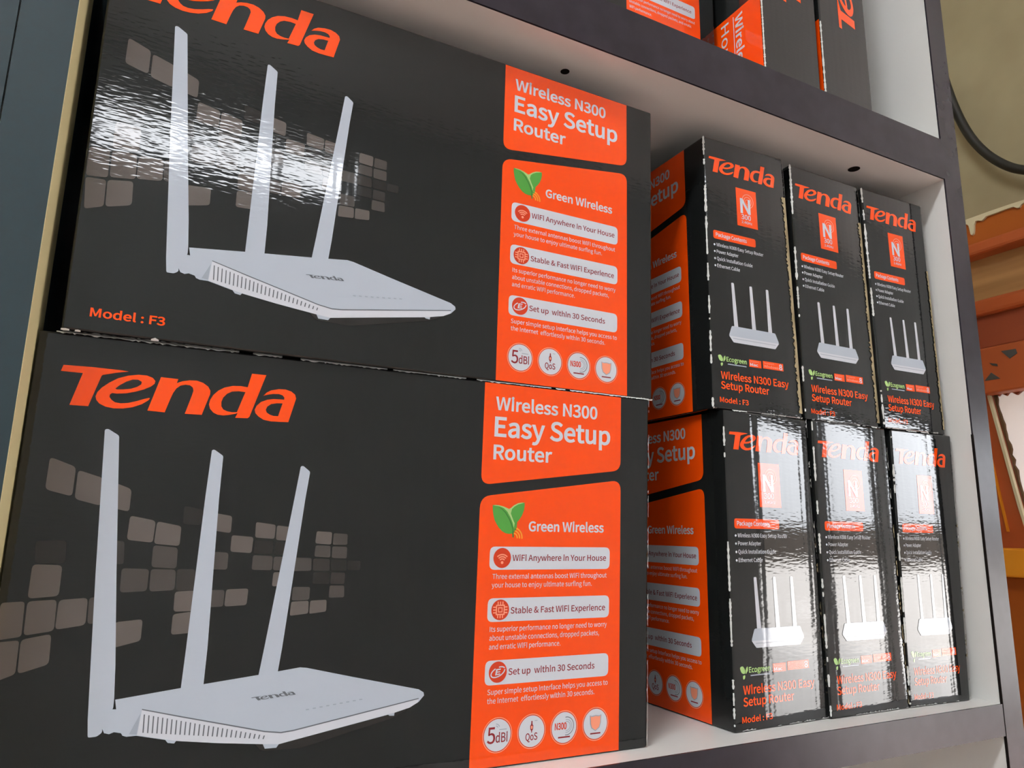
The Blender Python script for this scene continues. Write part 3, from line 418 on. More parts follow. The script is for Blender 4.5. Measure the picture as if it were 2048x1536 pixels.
def picture():
    a = Art()
    a.poly([rounded(SHADE2, 2, 4)], 'print_sq4', 0.5)
    for q in ANT:
        a.poly([rounded(q, 0.6, 2)], 'print_cool', 1)
    a.poly([BODY], 'print_cool', 2)
    a.poly([SIDE], 'print_white', 3)
    a.poly([SEAM], 'print_grey', 4)
    a.poly([WEDGE], 'print_cool_dark', 4)
    for q in SLOT:
        a.poly([q], 'print_grey', 4)
    # the small mark and the row of lamps on the picture's lid, seen in perspective
    x0, y0, x1, y1 = 9.58, 159.55, 104.31, 180.8
    P0, PX, PY = MARK
    for g in LOGO:
        a.poly([[(P0[0] + (x - x0) / (x1 - x0) * PX[0] + (y - y0) / (y1 - y0) * PY[0], P0[1] + (x - x0) / (x1 - x0) * PX[1] + (y - y0) / (y1 - y0) * PY[1]) for x, y in l] for l in g], 'print_grey', 4)
    for i in range(9):
        t = i / 8
        x = LEDS[0][0] + (LEDS[1][0] - LEDS[0][0]) * t; y = LEDS[0][1] + (LEDS[1][1] - LEDS[0][1]) * t
        a.rect(x - 0.7, y - 0.25, x + 0.7, y + 0.25, 'print_cool_dark', 4)
    return a

def headline_panel():
    return Art().poly([rounded([(200.2, 189.3), (200.4, 135.3), (286.6, 147.0), (286.4, 189.3)], 5.5, 6, (1, 2))], 'print_orange', 0)
def headline_text():
    a = Art()
    a.text('Wireless N300', 207.0, 270.4, 175.0, 7.2, 'print_white', 1, 9)
    a.text('Easy Setup', 206.8, 279.3, 160.8, 10.7, 'print_white', 1, 9)
    a.text('Router', 206.7, 241.8, 148.8, 7.8, 'print_white', 1, 9)
    return a
def feature_panel(bottom=0.6):
    return Art().poly([rounded([(200.3, 129.4), (200.7, bottom), (287.4, bottom), (286.8, 141.6)], 6.0, 6, (0, 3))], 'print_orange', 0)
def leaf():
    a = Art()
    a.poly([LEAF], 'print_green', 1)
    a.poly([LEAFHI], 'print_green_pale', 2)
    a.poly([VEIN], 'print_green_dark', 3)
    for r in (1.9, 3.3, 4.7):
        a.arc(WAVEC[0], WAVEC[1], r, r + 0.75, -5, 85, 'print_yellow', 1)
    return a
def bar(i, text=True):
    y0, y1 = ((92.9, 104.4), (67.6, 79.0), (37.8, 49.3))[i]
    cy = (y0 + y1) / 2 + (0.1, 0.0, 0.2)[i]
    a = Art()
    a.rect(207.0, y0, 280.0, y1, 'print_white', 1, 3.0)
    cx = 214.1
    a.disc(cx, cy, 5.0, 'print_red', 2)
    if i == 0:
        for r in (1.5, 2.6, 3.7):
            a.arc(cx, cy - 2.3, r, r + 0.62, 45, 135, 'print_salmon', 3, 8)
        a.disc(cx, cy - 2.3, 0.75, 'print_salmon', 3, 12)
    elif i == 1:
        for (o, t) in ((2.5, 0.62), (1.25, 0.5)):
            a.poly([[(cx - o, cy - o), (cx + o, cy - o), (cx + o, cy + o), (cx - o, cy + o)], [(cx - o + t, cy - o + t), (cx + o - t, cy - o + t), (cx + o - t, cy + o - t), (cx - o + t, cy + o - t)]], 'print_salmon', 3)
        for k in (-1.35, 0, 1.35):
            for s in (-1, 1):
                a.rect(cx + k - 0.3, cy + (2.5 if s > 0 else -4.0), cx + k + 0.3, cy + (4.0 if s > 0 else -2.5), 'print_salmon', 3)
                a.rect(cx + (2.5 if s > 0 else -4.0), cy + k - 0.3, cx + (4.0 if s > 0 else -2.5), cy + k + 0.3, 'print_salmon', 3)
    else:
        ca, sa = math.cos(0.4), math.sin(0.4)
        def el(rx, ry, a0, a1, n=24):
            return [(cx + rx * math.cos(t) * ca - ry * math.sin(t) * sa, cy + rx * math.cos(t) * sa + ry * math.sin(t) * ca) for t in [math.radians(a0 + (a1 - a0) * k / n) for k in range(n + 1)]]
        for a0, a1 in ((100, 350), (5, 70)):
            a.poly([el(4.3, 2.3, a0, a1) + el(3.7, 1.75, a0, a1)[::-1]], 'print_white', 3)
        a.poly([[(cx - 1.5, cy - 1.5), (cx + 1.2, cy - 1.2), (cx + 1.3, cy - 0.65), (cx - 0.6, cy - 0.85), (cx - 0.5, cy - 0.3), (cx + 1.2, cy - 0.1), (cx + 1.3, cy + 0.4), (cx - 0.4, cy + 0.25), (cx - 0.3, cy + 0.85), (cx + 1.5, cy + 1.05), (cx + 1.6, cy + 1.6), (cx - 1.0, cy + 1.4)]], 'print_white', 3)
    if text:
        a.text(('WiFi Anywhere in Your House', 'Stable & Fast WiFi Experience', 'Set up  within 30 Seconds')[i], 220.0, (277.6, 277.4, 271.2)[i], (97.25, 71.3, 42.0)[i], 3.1, 'print_maroon', 2, 5)
    return a
def paragraphs():
    a = Art()
    for s, x0, x1, y in (('Three external antennas boost WiFi throughout', 209.0, 278.2, 88.4), ('your house to enjoy ultimate surfing fun.', 208.8, 268.6, 84.2),
                         ('Its superior performance no longer need to worry', 208.7, 278.7, 62.9), ('about unstable connections, dropped packets,', 208.7, 273.8, 58.7), ('and erratic WiFi performance.', 208.7, 249.9, 54.5),
                         ('Super simple setup interface helps you access to', 208.8, 279.8, 33.4), ('the Internet  effortlessly within 30 seconds.', 208.8, 271.4, 29.3)):
        a.text(s, x0, x1, y, 2.45, 'print_white', 1, 1)
    return a
def green_title():
    return Art().text('Green Wireless', 228.9, 275.8, 112.3, 5.2, 'print_white', 1, 10)
def badge(i):
    cx, cy = (215.2, 234.3, 253.3, 272.4)[i], 14.7
    a = Art()
    a.ring(cx, cy, 7.75, 8.15, 'print_salmon', 1)
    a.ring(cx, cy, 7.3, 7.75, 'print_red', 1)
    a.disc(cx, cy, 7.3, 'print_white', 1)
    if i == 0:
        a.text('5', cx - 5.6, cx - 1.2, cy - 3.6, 7.4, 'print_maroon', 2, 4)
        a.text('dBi', cx - 0.9, cx + 5.6, cy - 3.4, 4.4, 'print_maroon', 2, 5)
        for r in (1.0, 1.9):
            a.arc(cx - 1.0, cy + 3.0, r, r + 0.4, 20, 90, 'print_cool_dark', 2, 8)
        a.rect(cx + 0.9, cy + 2.2, cx + 5.0, cy + 2.6, 'print_cool_dark', 2)
    elif i == 1:
        a.text('QoS', cx - 3.4, cx + 3.4, cy - 4.2, 3.4, 'print_maroon', 2, 6)
        a.poly([[(cx - 0.3, cy + 4.8), (cx + 0.3, cy + 4.8), (cx + 0.45, cy + 3.2), (cx + 0.9, cy + 2.6), (cx + 0.8, cy + 0.9), (cx + 0.3, cy + 0.2), (cx + 0.2, cy - 0.7), (cx - 0.2, cy - 0.7), (cx - 0.3, cy + 0.2), (cx - 0.8, cy + 0.9), (cx - 0.9, cy + 2.6), (cx - 0.45, cy + 3.2)]], 'print_maroon', 2)
        a.rect(cx - 0.45, cy + 1.1, cx + 0.45, cy + 2.5, 'print_salmon', 3)
        a.rect(cx + 1.6, cy + 4.6, cx + 3.2, cy + 4.9, 'print_cool_dark', 2)
    elif i == 2:
        a.text('N300', cx - 5.6, cx + 1.4, cy - 0.9, 3.3, 'print_red', 2, 12)
        for r, m in ((2.0, 'print_cool_dark'), (2.9, 'print_cool_dark'), (4.1, 'print_grey')):
            a.arc(cx + 1.4, cy + 0.6, r, r + 0.35, -100, 100, m, 2)
        a.rect(cx - 3.5, cy - 4.9, cx + 3.6, cy - 4.2, 'print_maroon', 2)
    else:
        sh = [(-3.1, 3.3), (-2.0, 2.9), (0, 3.2), (2.0, 2.9), (3.1, 3.3), (2.9, -0.2), (2.2, -2.2), (0, -3.6), (-2.2, -2.2), (-2.9, -0.2)]
        a.poly([[(cx + x * 1.18, cy + 0.6 + y * 1.15) for x, y in sh]], 'print_cool_dark', 2)
        a.poly([[(cx + x, cy + 0.6 + y) for x, y in sh]], 'print_salmon', 3)
        a.rect(cx - 3.2, cy - 4.9, cx + 3.2, cy - 4.2, 'print_maroon', 2)
    return a
def model_text():
    return Art().text('Model : F3', 9.6, 38.4, 6.6, 3.9, 'print_orange', 0, 9)

# --- the narrow printed side
def side_logo():
    return logo('print_orange', (4.1, 164.9, 65.0, 179.2))
def side_tag():
    a = Art()
    a.rect(27.1, 129.9, 45.6, 157.9, 'print_orange', 0)
    a.ring(37.6, 149.4, 4.7, 5.2, 'print_salmon', 1)
    a.ring(37.4, 149.0, 3.1, 3.6, 'print_salmon', 1)
    a.ring(37.2, 148.6, 1.6, 2.0, 'print_salmon', 1)
    a.poly([[(30.4, 139.6), (32.6, 139.6), (32.6, 147.2), (37.4, 139.6), (39.6, 139.6), (39.6, 150.6), (37.5, 150.6), (37.5, 143.2), (32.8, 150.6), (30.4, 150.6)]], 'print_white', 2)
    a.text('300', 30.9, 39.6, 135.3, 3.6, 'print_white', 1, 4)
    a.text('2.4GHz', 31.0, 40.5, 132.3, 1.8, 'print_white', 1, 4)
    return a
def side_list():
    a = Art()
    a.rect(5.5, 116.3, 42.6, 122.4, 'print_orange', 0, 1.6)
    a.text('Package Contents', 7.6, 34.5, 118.1, 2.7, 'print_white', 1, 7)
    for s, x1, y in (('Wireless N300 Easy Setup Router', 49.0, 111.0), ('Power Adapter', 26.5, 106.2), ('Quick Installation Guide', 38.5, 101.2), ('Ethernet Cable', 27.0, 96.2)):
        a.disc(6.2, y + 1.0, 0.75, 'print_white', 0, 10)
        a.text(s, 7.8, x1, y, 2.4, 'print_white', 0, 5)
    return a
def side_picture():
    a = Art()
    for x0, x1 in ((20.0, 21.4), (35.6, 36.5), (50.1, 50.5)):
        a.poly([rounded([(x0 - 1.15, 87.2), (x0 + 1.15, 87.2), (x1 + 1.7, 56.0), (x1 - 1.7, 56.0)], 0.8, 3)], 'print_white', 1)
    a.poly([rounded([(17.6, 57.0), (54.8, 57.0), (57.6, 50.4), (54.0, 45.8), (18.4, 45.8), (14.9, 50.2)], 1.0, 3)], 'print_cool', 2)
    a.poly([[(15.0, 50.0), (57.5, 50.0), (54.0, 45.9), (18.4, 45.9)]], 'print_white', 3)
    a.rect(18.0, 48.3, 54.5, 48.7, 'print_cool_dark', 4)
    return a
def side_row():
    a = Art()
    a.poly([rounded([(5.0, 35.6), (7.6, 36.4), (9.4, 33.8), (9.0, 31.6), (6.4, 32.2)], 1.2, 3)], 'print_green_pale', 0)
    a.poly([rounded([(9.4, 31.4), (9.7, 34.8), (11.2, 36.2), (11.3, 33.4)], 0.8, 3)], 'print_green_pale', 0)
    a.poly([rounded([(7.2, 30.8), (9.2, 31.2), (8.8, 29.0), (7.4, 28.6)], 0.8, 3)], 'print_green_pale', 0)
    a.text('Ecogreen', 12.0, 28.6, 32.2, 3.2, 'print_green_pale', 0, 10)
    a.rect(13.0, 30.2, 28.2, 30.9, 'print_cool_dark', 0)
    a.rect(30.6, 31.0, 40.9, 36.0, 'print_orange', 0)
    a.rect(42.3, 31.3, 60.0, 36.4, 'print_orange', 0)
    a.text('Support', 31.4, 39.0, 34.3, 1.1, 'print_salmon', 1)
    a.text('Mac', 31.4, 38.0, 31.8, 1.9, 'print_white', 1, 10)
    a.text('Support', 43.2, 52.0, 34.6, 1.1, 'print_salmon', 1)
    a.text('Windows', 43.2, 55.5, 32.1, 1.7, 'print_salmon', 1, 5)
    a.text('8', 56.2, 59.0, 31.9, 3.8, 'print_white', 1, 8)
    return a
def side_title():
    a = Art()
    a.text('Wireless N300 Easy', 7.1, 63.6, 20.2, 5.0, 'print_orange', 0, 8)
    a.text('Setup Router', 6.9, 46.2, 13.7, 5.0, 'print_orange', 0, 8)
    a.text('Model : F3', 5.5, 28.4, 4.8, 3.4, 'print_orange', 0, 8)
    return a


CACHE = {}
def art(fn, *a):
    k = (fn.__name__, a)
    if k not in CACHE:
        CACHE[k] = fn(*a)
    return CACHE[k]

LAYER = 0.00006
def place(name, A, quad, fw, fh, parent, lift=0.00012, label=None):
    """lay an Art on a face quad (TL,TR,BR,BL, world) of fw x fh millimetres; parts live in the parent's space"""
    off = parent_world(parent)
    TL, TR, BR, BL = [Vector(q) for q in quad]
    nrm = (TR - BL).cross(TL - BR)
    nrm = nrm.normalized()
    verts = []
    for x, y, l in A.v:
        s, t = x / fw, y / fh
        P = (BL * (1 - s) + BR * s) * (1 - t) + (TL * (1 - s) + TR * s) * t
        verts.append(P + nrm * (lift + l * LAYER) - off)
    mats = sorted(set(A.m)); idx = {m: i for i, m in enumerate(mats)}
    o = link_mesh(name, verts, A.f, mats, [idx[m] for m in A.m], parent)
    if label:
        o['label'] = label
    return o

def parent_world(p):
    v = Vector((0, 0, 0))
    while p:
        v += p.location
        p = p.parent
    return v

def print_main(root, quad, full=True, text=True):
    hp = place('headline_panel', art(headline_panel), quad, FW, FH, root)
    fp = place('feature_panel', art(feature_panel), quad, FW, FH, root)
    if text:
        place('headline_lettering', art(headline_text), quad, FW, FH, hp)
        place('panel_title', art(green_title), quad, FW, FH, fp)
        place('leaf_emblem', art(leaf), quad, FW, FH, fp)
        for i in range(3):
            place('feature_bar', art(bar, i), quad, FW, FH, fp)
        place('paragraph_lettering', art(paragraphs), quad, FW, FH, fp)
        for i in range(4):
            place('round_badge', art(badge, i), quad, FW, FH, fp)
    if full:
        place('square_pattern', art(squares), quad, FW, FH, root)
        place('brand_lettering', art(logo), quad, FW, FH, root)
        place('router_picture', art(picture), quad, FW, FH, root)
        place('model_lettering', art(model_text), quad, FW, FH, root)

def print_side(root, quad):
    place('brand_lettering', art(side_logo), quad, FD, FH, root)
    place('standard_tag', art(side_tag), quad, FD, FH, root)
    place('contents_list', art(side_list), quad, FD, FH, root)
    place('router_picture', art(side_picture), quad, FD, FH, root)
    place('compatibility_row', art(side_row), quad, FD, FH, root)
    place('title_lettering', art(side_title), quad, FD, FH, root)

def worn(name, root, P, Q, na, nb, seed, dens=0.5, wid=0.0007, m='worn_white', solid=False):
    """chipped board along the edge P-Q; na, nb point along the two faces away from the edge"""
    rnd = random.Random(seed)
    off = parent_world(root)
    P, Q, na, nb = Vector(P), Vector(Q), Vector(na).normalized(), Vector(nb).normalized()
    L = (Q - P).length
    out = -(na + nb).normalized() * 0.00022
    vs, fs = [], []
    s = 0.0
    while s < L - 0.001:
        ln = rnd.choice((0.0012, 0.002, 0.003, 0.006, 0.011)) if not solid else rnd.uniform(0.006, 0.012)
        if solid or rnd.random() < dens:
            n = max(2, int(ln / 0.0011))
            b = len(vs)
            for k in range(n + 1):
                p = P + (Q - P) * min(1, (s + ln * k / n) / L)
                tp = rnd.uniform(0.75, 1.15) if solid else (0.1 if k in (0, n) else rnd.choice((0.2, 0.4, 0.7, 1.2)))
                wa = wid * tp * rnd.uniform(0.7, 1.2); wb = wid * tp * 0.9
                vs += [p + out + na * (wa + 0.0002) - nb * 0.0003, p + out * 0.6, p + out + nb * (wb + 0.0002) - na * 0.0003]
            for k in range(n):
                a = b + 3 * k
                fs += [(a, a + 1, a + 4, a + 3), (a + 1, a + 2, a + 5, a + 4)]
        s += ln
    if vs:
        link_mesh(name, [v - off for v in vs], fs, m, parent=root)['kind'] = 'stuff'

# ------------------------------------------------------------------ the room
def struct(o):
    o['kind'] = 'structure'
    return o
struct(box('floor', LEFT - 0.1, RIGHT_FAR + 0.1, REAR - 0.1, BACK + 0.1, FLOOR - 0.1, FLOOR, 'floor_tile'))
struct(box('ceiling', LEFT - 0.1, RIGHT_FAR + 0.1, REAR - 0.1, BACK + 0.1, CEIL, CEIL + 0.1, 'room_ceiling'))
struct(box('wall_back', LEFT - 0.1, NEAR_R + 0.12, BACK, BACK + 0.1, FLOOR, CEIL, 'wall_beige'))
struct(box('wall_left', LEFT - 0.1, LEFT, REAR, BACK, FLOOR, CEIL, 'room_wall'))
struct(box('wall_far', RIGHT_FAR, RIGHT_FAR + 0.1, REAR, -0.4, FLOOR, CEIL, 'room_wall'))
struct(box('wall_front', NEAR_R + 0.12, RIGHT_FAR, -0.4, -0.3, FLOOR, CEIL, 'room_wall'))
def slab_with_holes(name, x0, x1, y0, y1, z0, z1, holes, m):
    """wall slab in the x-z plane with rectangular openings (x0,x1,z0,z1)"""
    xs = sorted({x0, x1, *[h[0] for h in holes], *[h[1] for h in holes]}); zs = sorted({z0, z1, *[h[2] for h in holes], *[h[3] for h in holes]})
    bm = bmesh.new()
    for i in range(len(xs) - 1):
        for k in range(len(zs) - 1):
            cx, cz = (xs[i] + xs[i + 1]) / 2, (zs[k] + zs[k + 1]) / 2
            if any(h[0] < cx < h[1] and h[2] < cz < h[3] for h in holes): continue
            r = bmesh.ops.create_cube(bm, size=1)
            for v in r['verts']:
                v.co = Vector((cx + v.co.x * (xs[i + 1] - xs[i]), (y0 + y1) / 2 + v.co.y * (y1 - y0), cz + v.co.z * (zs[k + 1] - zs[k])))
    me = bpy.data.meshes.new(name); bm.to_mesh(me); bm.free()
    me.materials.append(MATS[m])
    o = bpy.data.objects.new(name, me); COL.objects.link(o)
    return o
struct(slab_with_holes('wall_rear', LEFT, RIGHT_FAR, REAR - 0.1, REAR, FLOOR, CEIL, [(DOOR[0], DOOR[1], FLOOR, DOOR[2]), ADDED_OPENING, VENT], 'room_wall'))
fr = empty('window_2', ((VENT[0] + VENT[1]) / 2, REAR - 0.05, VENT[2])); struct(fr)
off = fr.location.copy()
for i in range(4):
    x = VENT[0] + 0.015 + (VENT[1] - VENT[0] - 0.03) * i / 3
    box('window_mullion', x - 0.012, x + 0.012, REAR - 0.07, REAR - 0.03, VENT[2], VENT[3], 'chip_grey', parent=fr, off=off)
w3 = empty('added_opening', ((ADDED_OPENING[0] + ADDED_OPENING[1]) / 2, REAR - 0.05, ADDED_OPENING[2])); struct(w3)  # added opening, there to be mirrored in the right upright's front
off = w3.location.copy()
for x in (ADDED_OPENING[0] + 0.02, ADDED_OPENING[1] - 0.02):
    box('window_jamb', x - 0.02, x + 0.02, REAR - 0.08, REAR - 0.02, ADDED_OPENING[2], ADDED_OPENING[3], 'chip_grey', parent=w3, off=off)
df = empty('door_1', ((DOOR[0] + DOOR[1]) / 2, REAR - 0.05, FLOOR)); struct(df)
off = df.location.copy()
box('door_jamb', DOOR[0], DOOR[0] + 0.05, REAR - 0.1, REAR, FLOOR, DOOR[2], 'chip_grey', parent=df, off=off)
box('door_jamb', DOOR[1] - 0.05, DOOR[1], REAR - 0.1, REAR, FLOOR, DOOR[2], 'chip_grey', parent=df, off=off)
box('door_lintel', DOOR[0] + 0.05, DOOR[1] - 0.05, REAR - 0.1, REAR, DOOR[2] - 0.05, DOOR[2], 'chip_grey', parent=df, off=off)
# outside
struct(box('ground', -60, 60, -80, REAR - 0.1, FLOOR - 0.15, FLOOR - 0.02, 'concrete'))
struct(box('wall_street', -60, 60, -22.5, -22, FLOOR - 0.02, 0.62, 'hedge_wall'))

# right-hand wall with painted timber and a window
WY0 = -0.30
wr = struct(empty('wall_right', (NEAR_R, 0, 0)))
off = wr.location.copy()
box('plaster', NEAR_R, NEAR_R + 0.12, WY0, BACK, 0.36, CEIL, 'wall_beige', parent=wr, off=off)
box('plaster', NEAR_R, NEAR_R + 0.12, 0.375, BACK, FLOOR, 0.36, 'wall_beige', parent=wr, off=off)
box('plaster', NEAR_R, NEAR_R + 0.12, WY0, -0.12, FLOOR, 0.36, 'wall_beige', parent=wr, off=off)
box('plaster', NEAR_R, NEAR_R + 0.12, -0.12, 0.375, FLOOR, -0.45, 'wall_beige', parent=wr, off=off)
pd = prism_x('paint_drip', DRIP, 1.268, 1.2725, 'cream_drip_and_highlight'); pd.parent = wr; pd.location = -off
def zx(z, xp):
    c = CAM['C']
    return c[2] + (z - c[2]) * (xp - c[0]) / (1.3 - c[0])
def timber(name, z0, z1, depth, m, bev=0.003):
    xp = NEAR_R - depth
    return struct(box(name, xp, NEAR_R, WY0, BACK - 0.002, zx(z0, xp), zx(z1, xp), m, bev))
timber('trim_1', 0.6105, 0.6645, 0.0275, 'paint_orange')
timber('trim_2', 0.600, 0.622, 0.040, 'paint_orange_lip', 0.005)
timber('trim_3', 0.515, 0.606, 0.010, 'wood_tan', 0.001)
timber('trim_4', 0.491, 0.5185, 0.036, 'paint_orange_lip', 0.006)
timber('trim_5', 0.430, 0.496, 0.022, 'paint_red')
t6 = timber('trim_6', 0.3534, 0.432, 0.027, 'paint_red')
t6.data.materials[0] = MATS['paint_orange_lip']
for q in CHIP:
    c = prism_x('paint_chip', q, 1.2722, 1.274, 'chip_grey'); c.parent = t6
struct(box('trim_7', NEAR_R - 0.045, NEAR_R, WY0, BACK - 0.002, zx(0.0535, 1.255), zx(0.099, 1.255), 'yellow_rail_and_highlight', 0.003))
struct(box('trim_8', NEAR_R - 0.02, NEAR_R, WY0, BACK - 0.002, -0.46, zx(0.0535, 1.255), 'paint_orange', 0.003))
w1 = struct(empty('window_1', (NEAR_R + 0.05, 0.13, 0.1)))
off = w1.location.copy()
pn = box('window_pane', NEAR_R + 0.004, NEAR_R + 0.008, -0.12, 0.375, 0.08, 0.36, 'pane_white', parent=w1, off=off)
jb = prism_x('window_jamb', [(0.375, 0.358), (0.345, 0.358), (0.3165, 0.167), (0.304, 0.09), (0.375, 0.09)], NEAR_R - 0.004, NEAR_R + 0.003, 'paint_orange_lip', parent=w1); jb.location = -off
js = prism_x('jamb_highlight', [(0.3475, 0.350), (0.3435, 0.350), (0.3160, 0.167), (0.3035, 0.095), (0.3075, 0.095), (0.3205, 0.167)], NEAR_R - 0.010, NEAR_R - 0.003, 'cream_drip_and_highlight', parent=w1); js.location = -off  # pale highlight along the jamb, put into a cream strip
js = prism_x('jamb_highlight', [(0.3615, 0.300), (0.3590, 0.300), (0.3440, 0.167), (0.3395, 0.125), (0.3420, 0.125), (0.3468, 0.167)], NEAR_R - 0.008, NEAR_R - 0.003, 'yellow_rail_and_highlight', parent=w1); js.location = -off  # second highlight on the jamb, drawn as a yellow strip
_r = random.Random(4)
_a = [(0.3432 - (0.350 - z_) * 0.1503 - 0.001, z_) for z_ in [0.350 - 0.0085 * i for i in range(24)]]
pt = prism_x('window_putty', [(y_ + _r.uniform(-0.0004, 0.0006), z_) for y_, z_ in _a] + [(y_ - _r.choice((0.0012, 0.002, 0.0045, 0.003)), z_) for y_, z_ in reversed(_a)], NEAR_R - 0.001, NEAR_R + 0.0045, 'wood_dark', parent=w1); pt.location = -off
pt = prism_x('window_putty', [(0.338, 0.354), (0.334, 0.346), (0.330, 0.350), (0.322, 0.345), (0.316, 0.351), (0.306, 0.344), (0.298, 0.349), (0.290, 0.354)], NEAR_R - 0.001, NEAR_R + 0.0045, 'paint_red', parent=w1); pt.location = -off

# cable hanging in a curve against the plaster
def catmull(P, n=6):
    P = [Vector(p) for p in P]
    out = []
    for i in range(len(P) - 1):
        p0, p1, p2, p3 = P[max(i - 1, 0)], P[i], P[i + 1], P[min(i + 2, len(P) - 1)]
        for k in range(n):
            t = k / n
            out.append(0.5 * ((2 * p1) + (p2 - p0) * t + (2 * p0 - 5 * p1 + 4 * p2 - p3) * t * t + (3 * p1 - p0 - 3 * p2 + p3) * t ** 3))
    out.append(P[-1])
    return out
tag(tube('power_cable', catmull(CABLE), 0.0075, 'cable_black'), 'thick black cable curving across the beige plaster wall', 'cable')

# ceiling lamp: two bare tubes on a batten
def ceiling_lamp(name, loc, length, label):
    r = empty(name, loc)
    o2 = Vector(loc)
    x, y, zt = loc
    box('batten', x - length / 2 - 0.03, x + length / 2 + 0.03, y - 0.035, y + 0.035, zt - 0.035, zt, 'fixture_white', 0.004, r, o2)
    for s in (-1, 1):
        t = tube('lamp_tube', [(x - length / 2, y + 0.045 * s, zt - 0.075), (x + length / 2, y + 0.045 * s, zt - 0.075)], 0.018, 'tube_glow', r)
        for v in t.data.vertices: v.co -= o2
    for s in (-1, 1):
        box('lamp_holder', x + s * (length / 2 + 0.012) - 0.012, x + s * (length / 2 + 0.012) + 0.012, y - 0.07, y + 0.07, zt - 0.1, zt - 0.035, 'fixture_white', 0.003, r, o2)
    tag(r, label, 'lamp')
ceiling_lamp('ceiling_lamp', (-1.15, -0.92, CEIL), 1.2, 'white batten lamp with two glowing tubes on the ceiling')

# ------------------------------------------------------------------ shelving unit
YS, SB = -0.0231, 0.335
XL, XR = 0.0003, 0.5982
ZU, TU, TL_ = 0.3982, 0.0353, 0.0209
XR2, XL2 = XR + 0.0218, XL - 0.0194
sh = tag(empty('shelving_unit', (0.3, 0.15, FLOOR)), 'tall white shelving unit with dark grey front edges holding the boxes', 'shelf')
so = sh.location.copy()
def board(name, x0, x1, z0, z1, y0=YS, eb='edge_grey', face='laminate_white'):
    b = box(name, x0, x1, y0 + 0.0012, SB, z0, z1, face, 0.0, sh, so)
    e = box('edge_band', x0, x1, y0, y0 + 0.0012, z0, z1, eb, 0.0, b, so)
    return b
ZB = -0.40
ZT = 0.86
b_low = board('shelf_board', XL, XR, -TL_, 0.0)
b_up = board('shelf_board', XL, XR, ZU, ZU + TU)
board('shelf_board', XL, XR, ZB - 0.02, ZB)
board('shelf_board', XL, XR, ZT, ZT + 0.02)
up_r = board('upright', XR, XR2, FLOOR + 0.002, ZT + 0.02)
up_l = board('upright', XL2, XL, FLOOR + 0.002, ZT + 0.02, eb='edge_slate', face='edge_slate')  # slate inner face puts the shade of the gap beside the boxes into colour
box('cream_strip', XL - 0.0004, XL + 0.0002, YS + 0.0002, 0.016, ZB, ZT, 'laminate_cream', 0, up_l, so)  # lit front part of the inner face, set off in pale cream
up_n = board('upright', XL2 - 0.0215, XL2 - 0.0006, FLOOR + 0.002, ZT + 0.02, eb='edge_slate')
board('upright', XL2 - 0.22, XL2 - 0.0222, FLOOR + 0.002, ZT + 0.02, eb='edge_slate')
box('back_panel', XL, XR, SB - 0.006, SB, ZB, ZT, 'laminate_white', 0, sh, so)
# joint between the right upright's side panel and its front, and two screw holes in the shelf above
box('joint_gap', XR - 0.0003, XR + 0.0003, YS - 0.0002, YS + 0.0016, -0.3, 0.19, 'hole_dark', 0, up_r, so)
def hole(x, y, z, r):
    n = 20
    vs = [(x, y, z - 0.0001)] + [(x + r * math.cos(2 * math.pi * i / n), y + r * math.sin(2 * math.pi * i / n), z - 0.00015) for i in range(n)]
    vs2 = [(a, b, z - 0.0001) for a, b, _ in vs]
    fs = [(0, 1 + (i + 1) % n, 1 + i) for i in range(n)]
    link_mesh('screw_hole', [Vector(v) - so for v in vs2], fs, 'hole_dark', parent=b_up)
hole(0.2561, 0.0057, ZU, 0.0029)
hole(0.5209, 0.0014, ZU, 0.0045)

# ------------------------------------------------------------------ router boxes on the middle shelf
G_BIG = 'router boxes stacked face-on at the left of the shelf'
G_SIDE = 'router boxes standing side-on at the right of the shelf'
def ring8(front, d):
    return [Vector(q) for q in front] + [Vector(q) + d for q in front]

def big_box(k, label):
    q = QUAD[k]; a = math.radians(ROT[k])
    d = Vector((-math.sin(a), math.cos(a), 0)) * (FD / 1000)
    base = (Vector(q[2]) + Vector(q[3])) / 2 + d / 2; base.z = min(q[2][2], q[3][2])
    r = tag(empty('router_box', base), label, 'box', G_BIG)
    hexa('carton', ring8(q, d), 'carton_black', 0.0009, 2, r, base)
    print_main(r, q)
    return r, q, d

def side_box(k, label, left_text, left_print=True):
    q = QUAD[k]; a = math.radians(ROT[k] * 0.2)
    d = Vector((-math.sin(a), math.cos(a), 0)) * (FW / 1000)
    base = (Vector(q[2]) + Vector(q[3])) / 2 + d / 2; base.z = min(q[2][2], q[3][2])
    r = tag(empty('router_box', base), label, 'box', G_SIDE)
    hexa('carton', ring8(q, d), 'carton_black', 0.0011, 2, r, base)
    print_side(r, q)
    TL, TR, BR, BL = [Vector(p) for p in q]
    for c in r.children:
        c.pass_index = 1
    print_main(r, [TL + d, TL, BL, BL + d], False, left_text)
    return r, q, d

X, Y, Z = Vector((1, 0, 0)), Vector((0, 1, 0)), Vector((0, 0, 1))
ra, qa, da = big_box('a', 'large black router box lying face-on, lower of the two at the left')
worn('worn_edge', ra, qa[0], qa[1], -Z, Y, 11, 0.85, 0.00045)
worn('worn_edge', ra, qa[2], qa[1], -X, Y, 12, 0.55, 0.0005)
rb, qb, db = big_box('b', 'large black router box stacked on top of the other at the left')
worn('worn_edge', rb, Vector(qb[3]), Vector(qb[3]) + (Vector(qb[2]) - Vector(qb[3])) * 0.12, Z, Y, 13, 0.6, 0.0006)
worn('worn_edge', rb, Vector(qb[2]) - X * 0.01, qb[2], Z, Y, 14, 0.9, 0.0007)

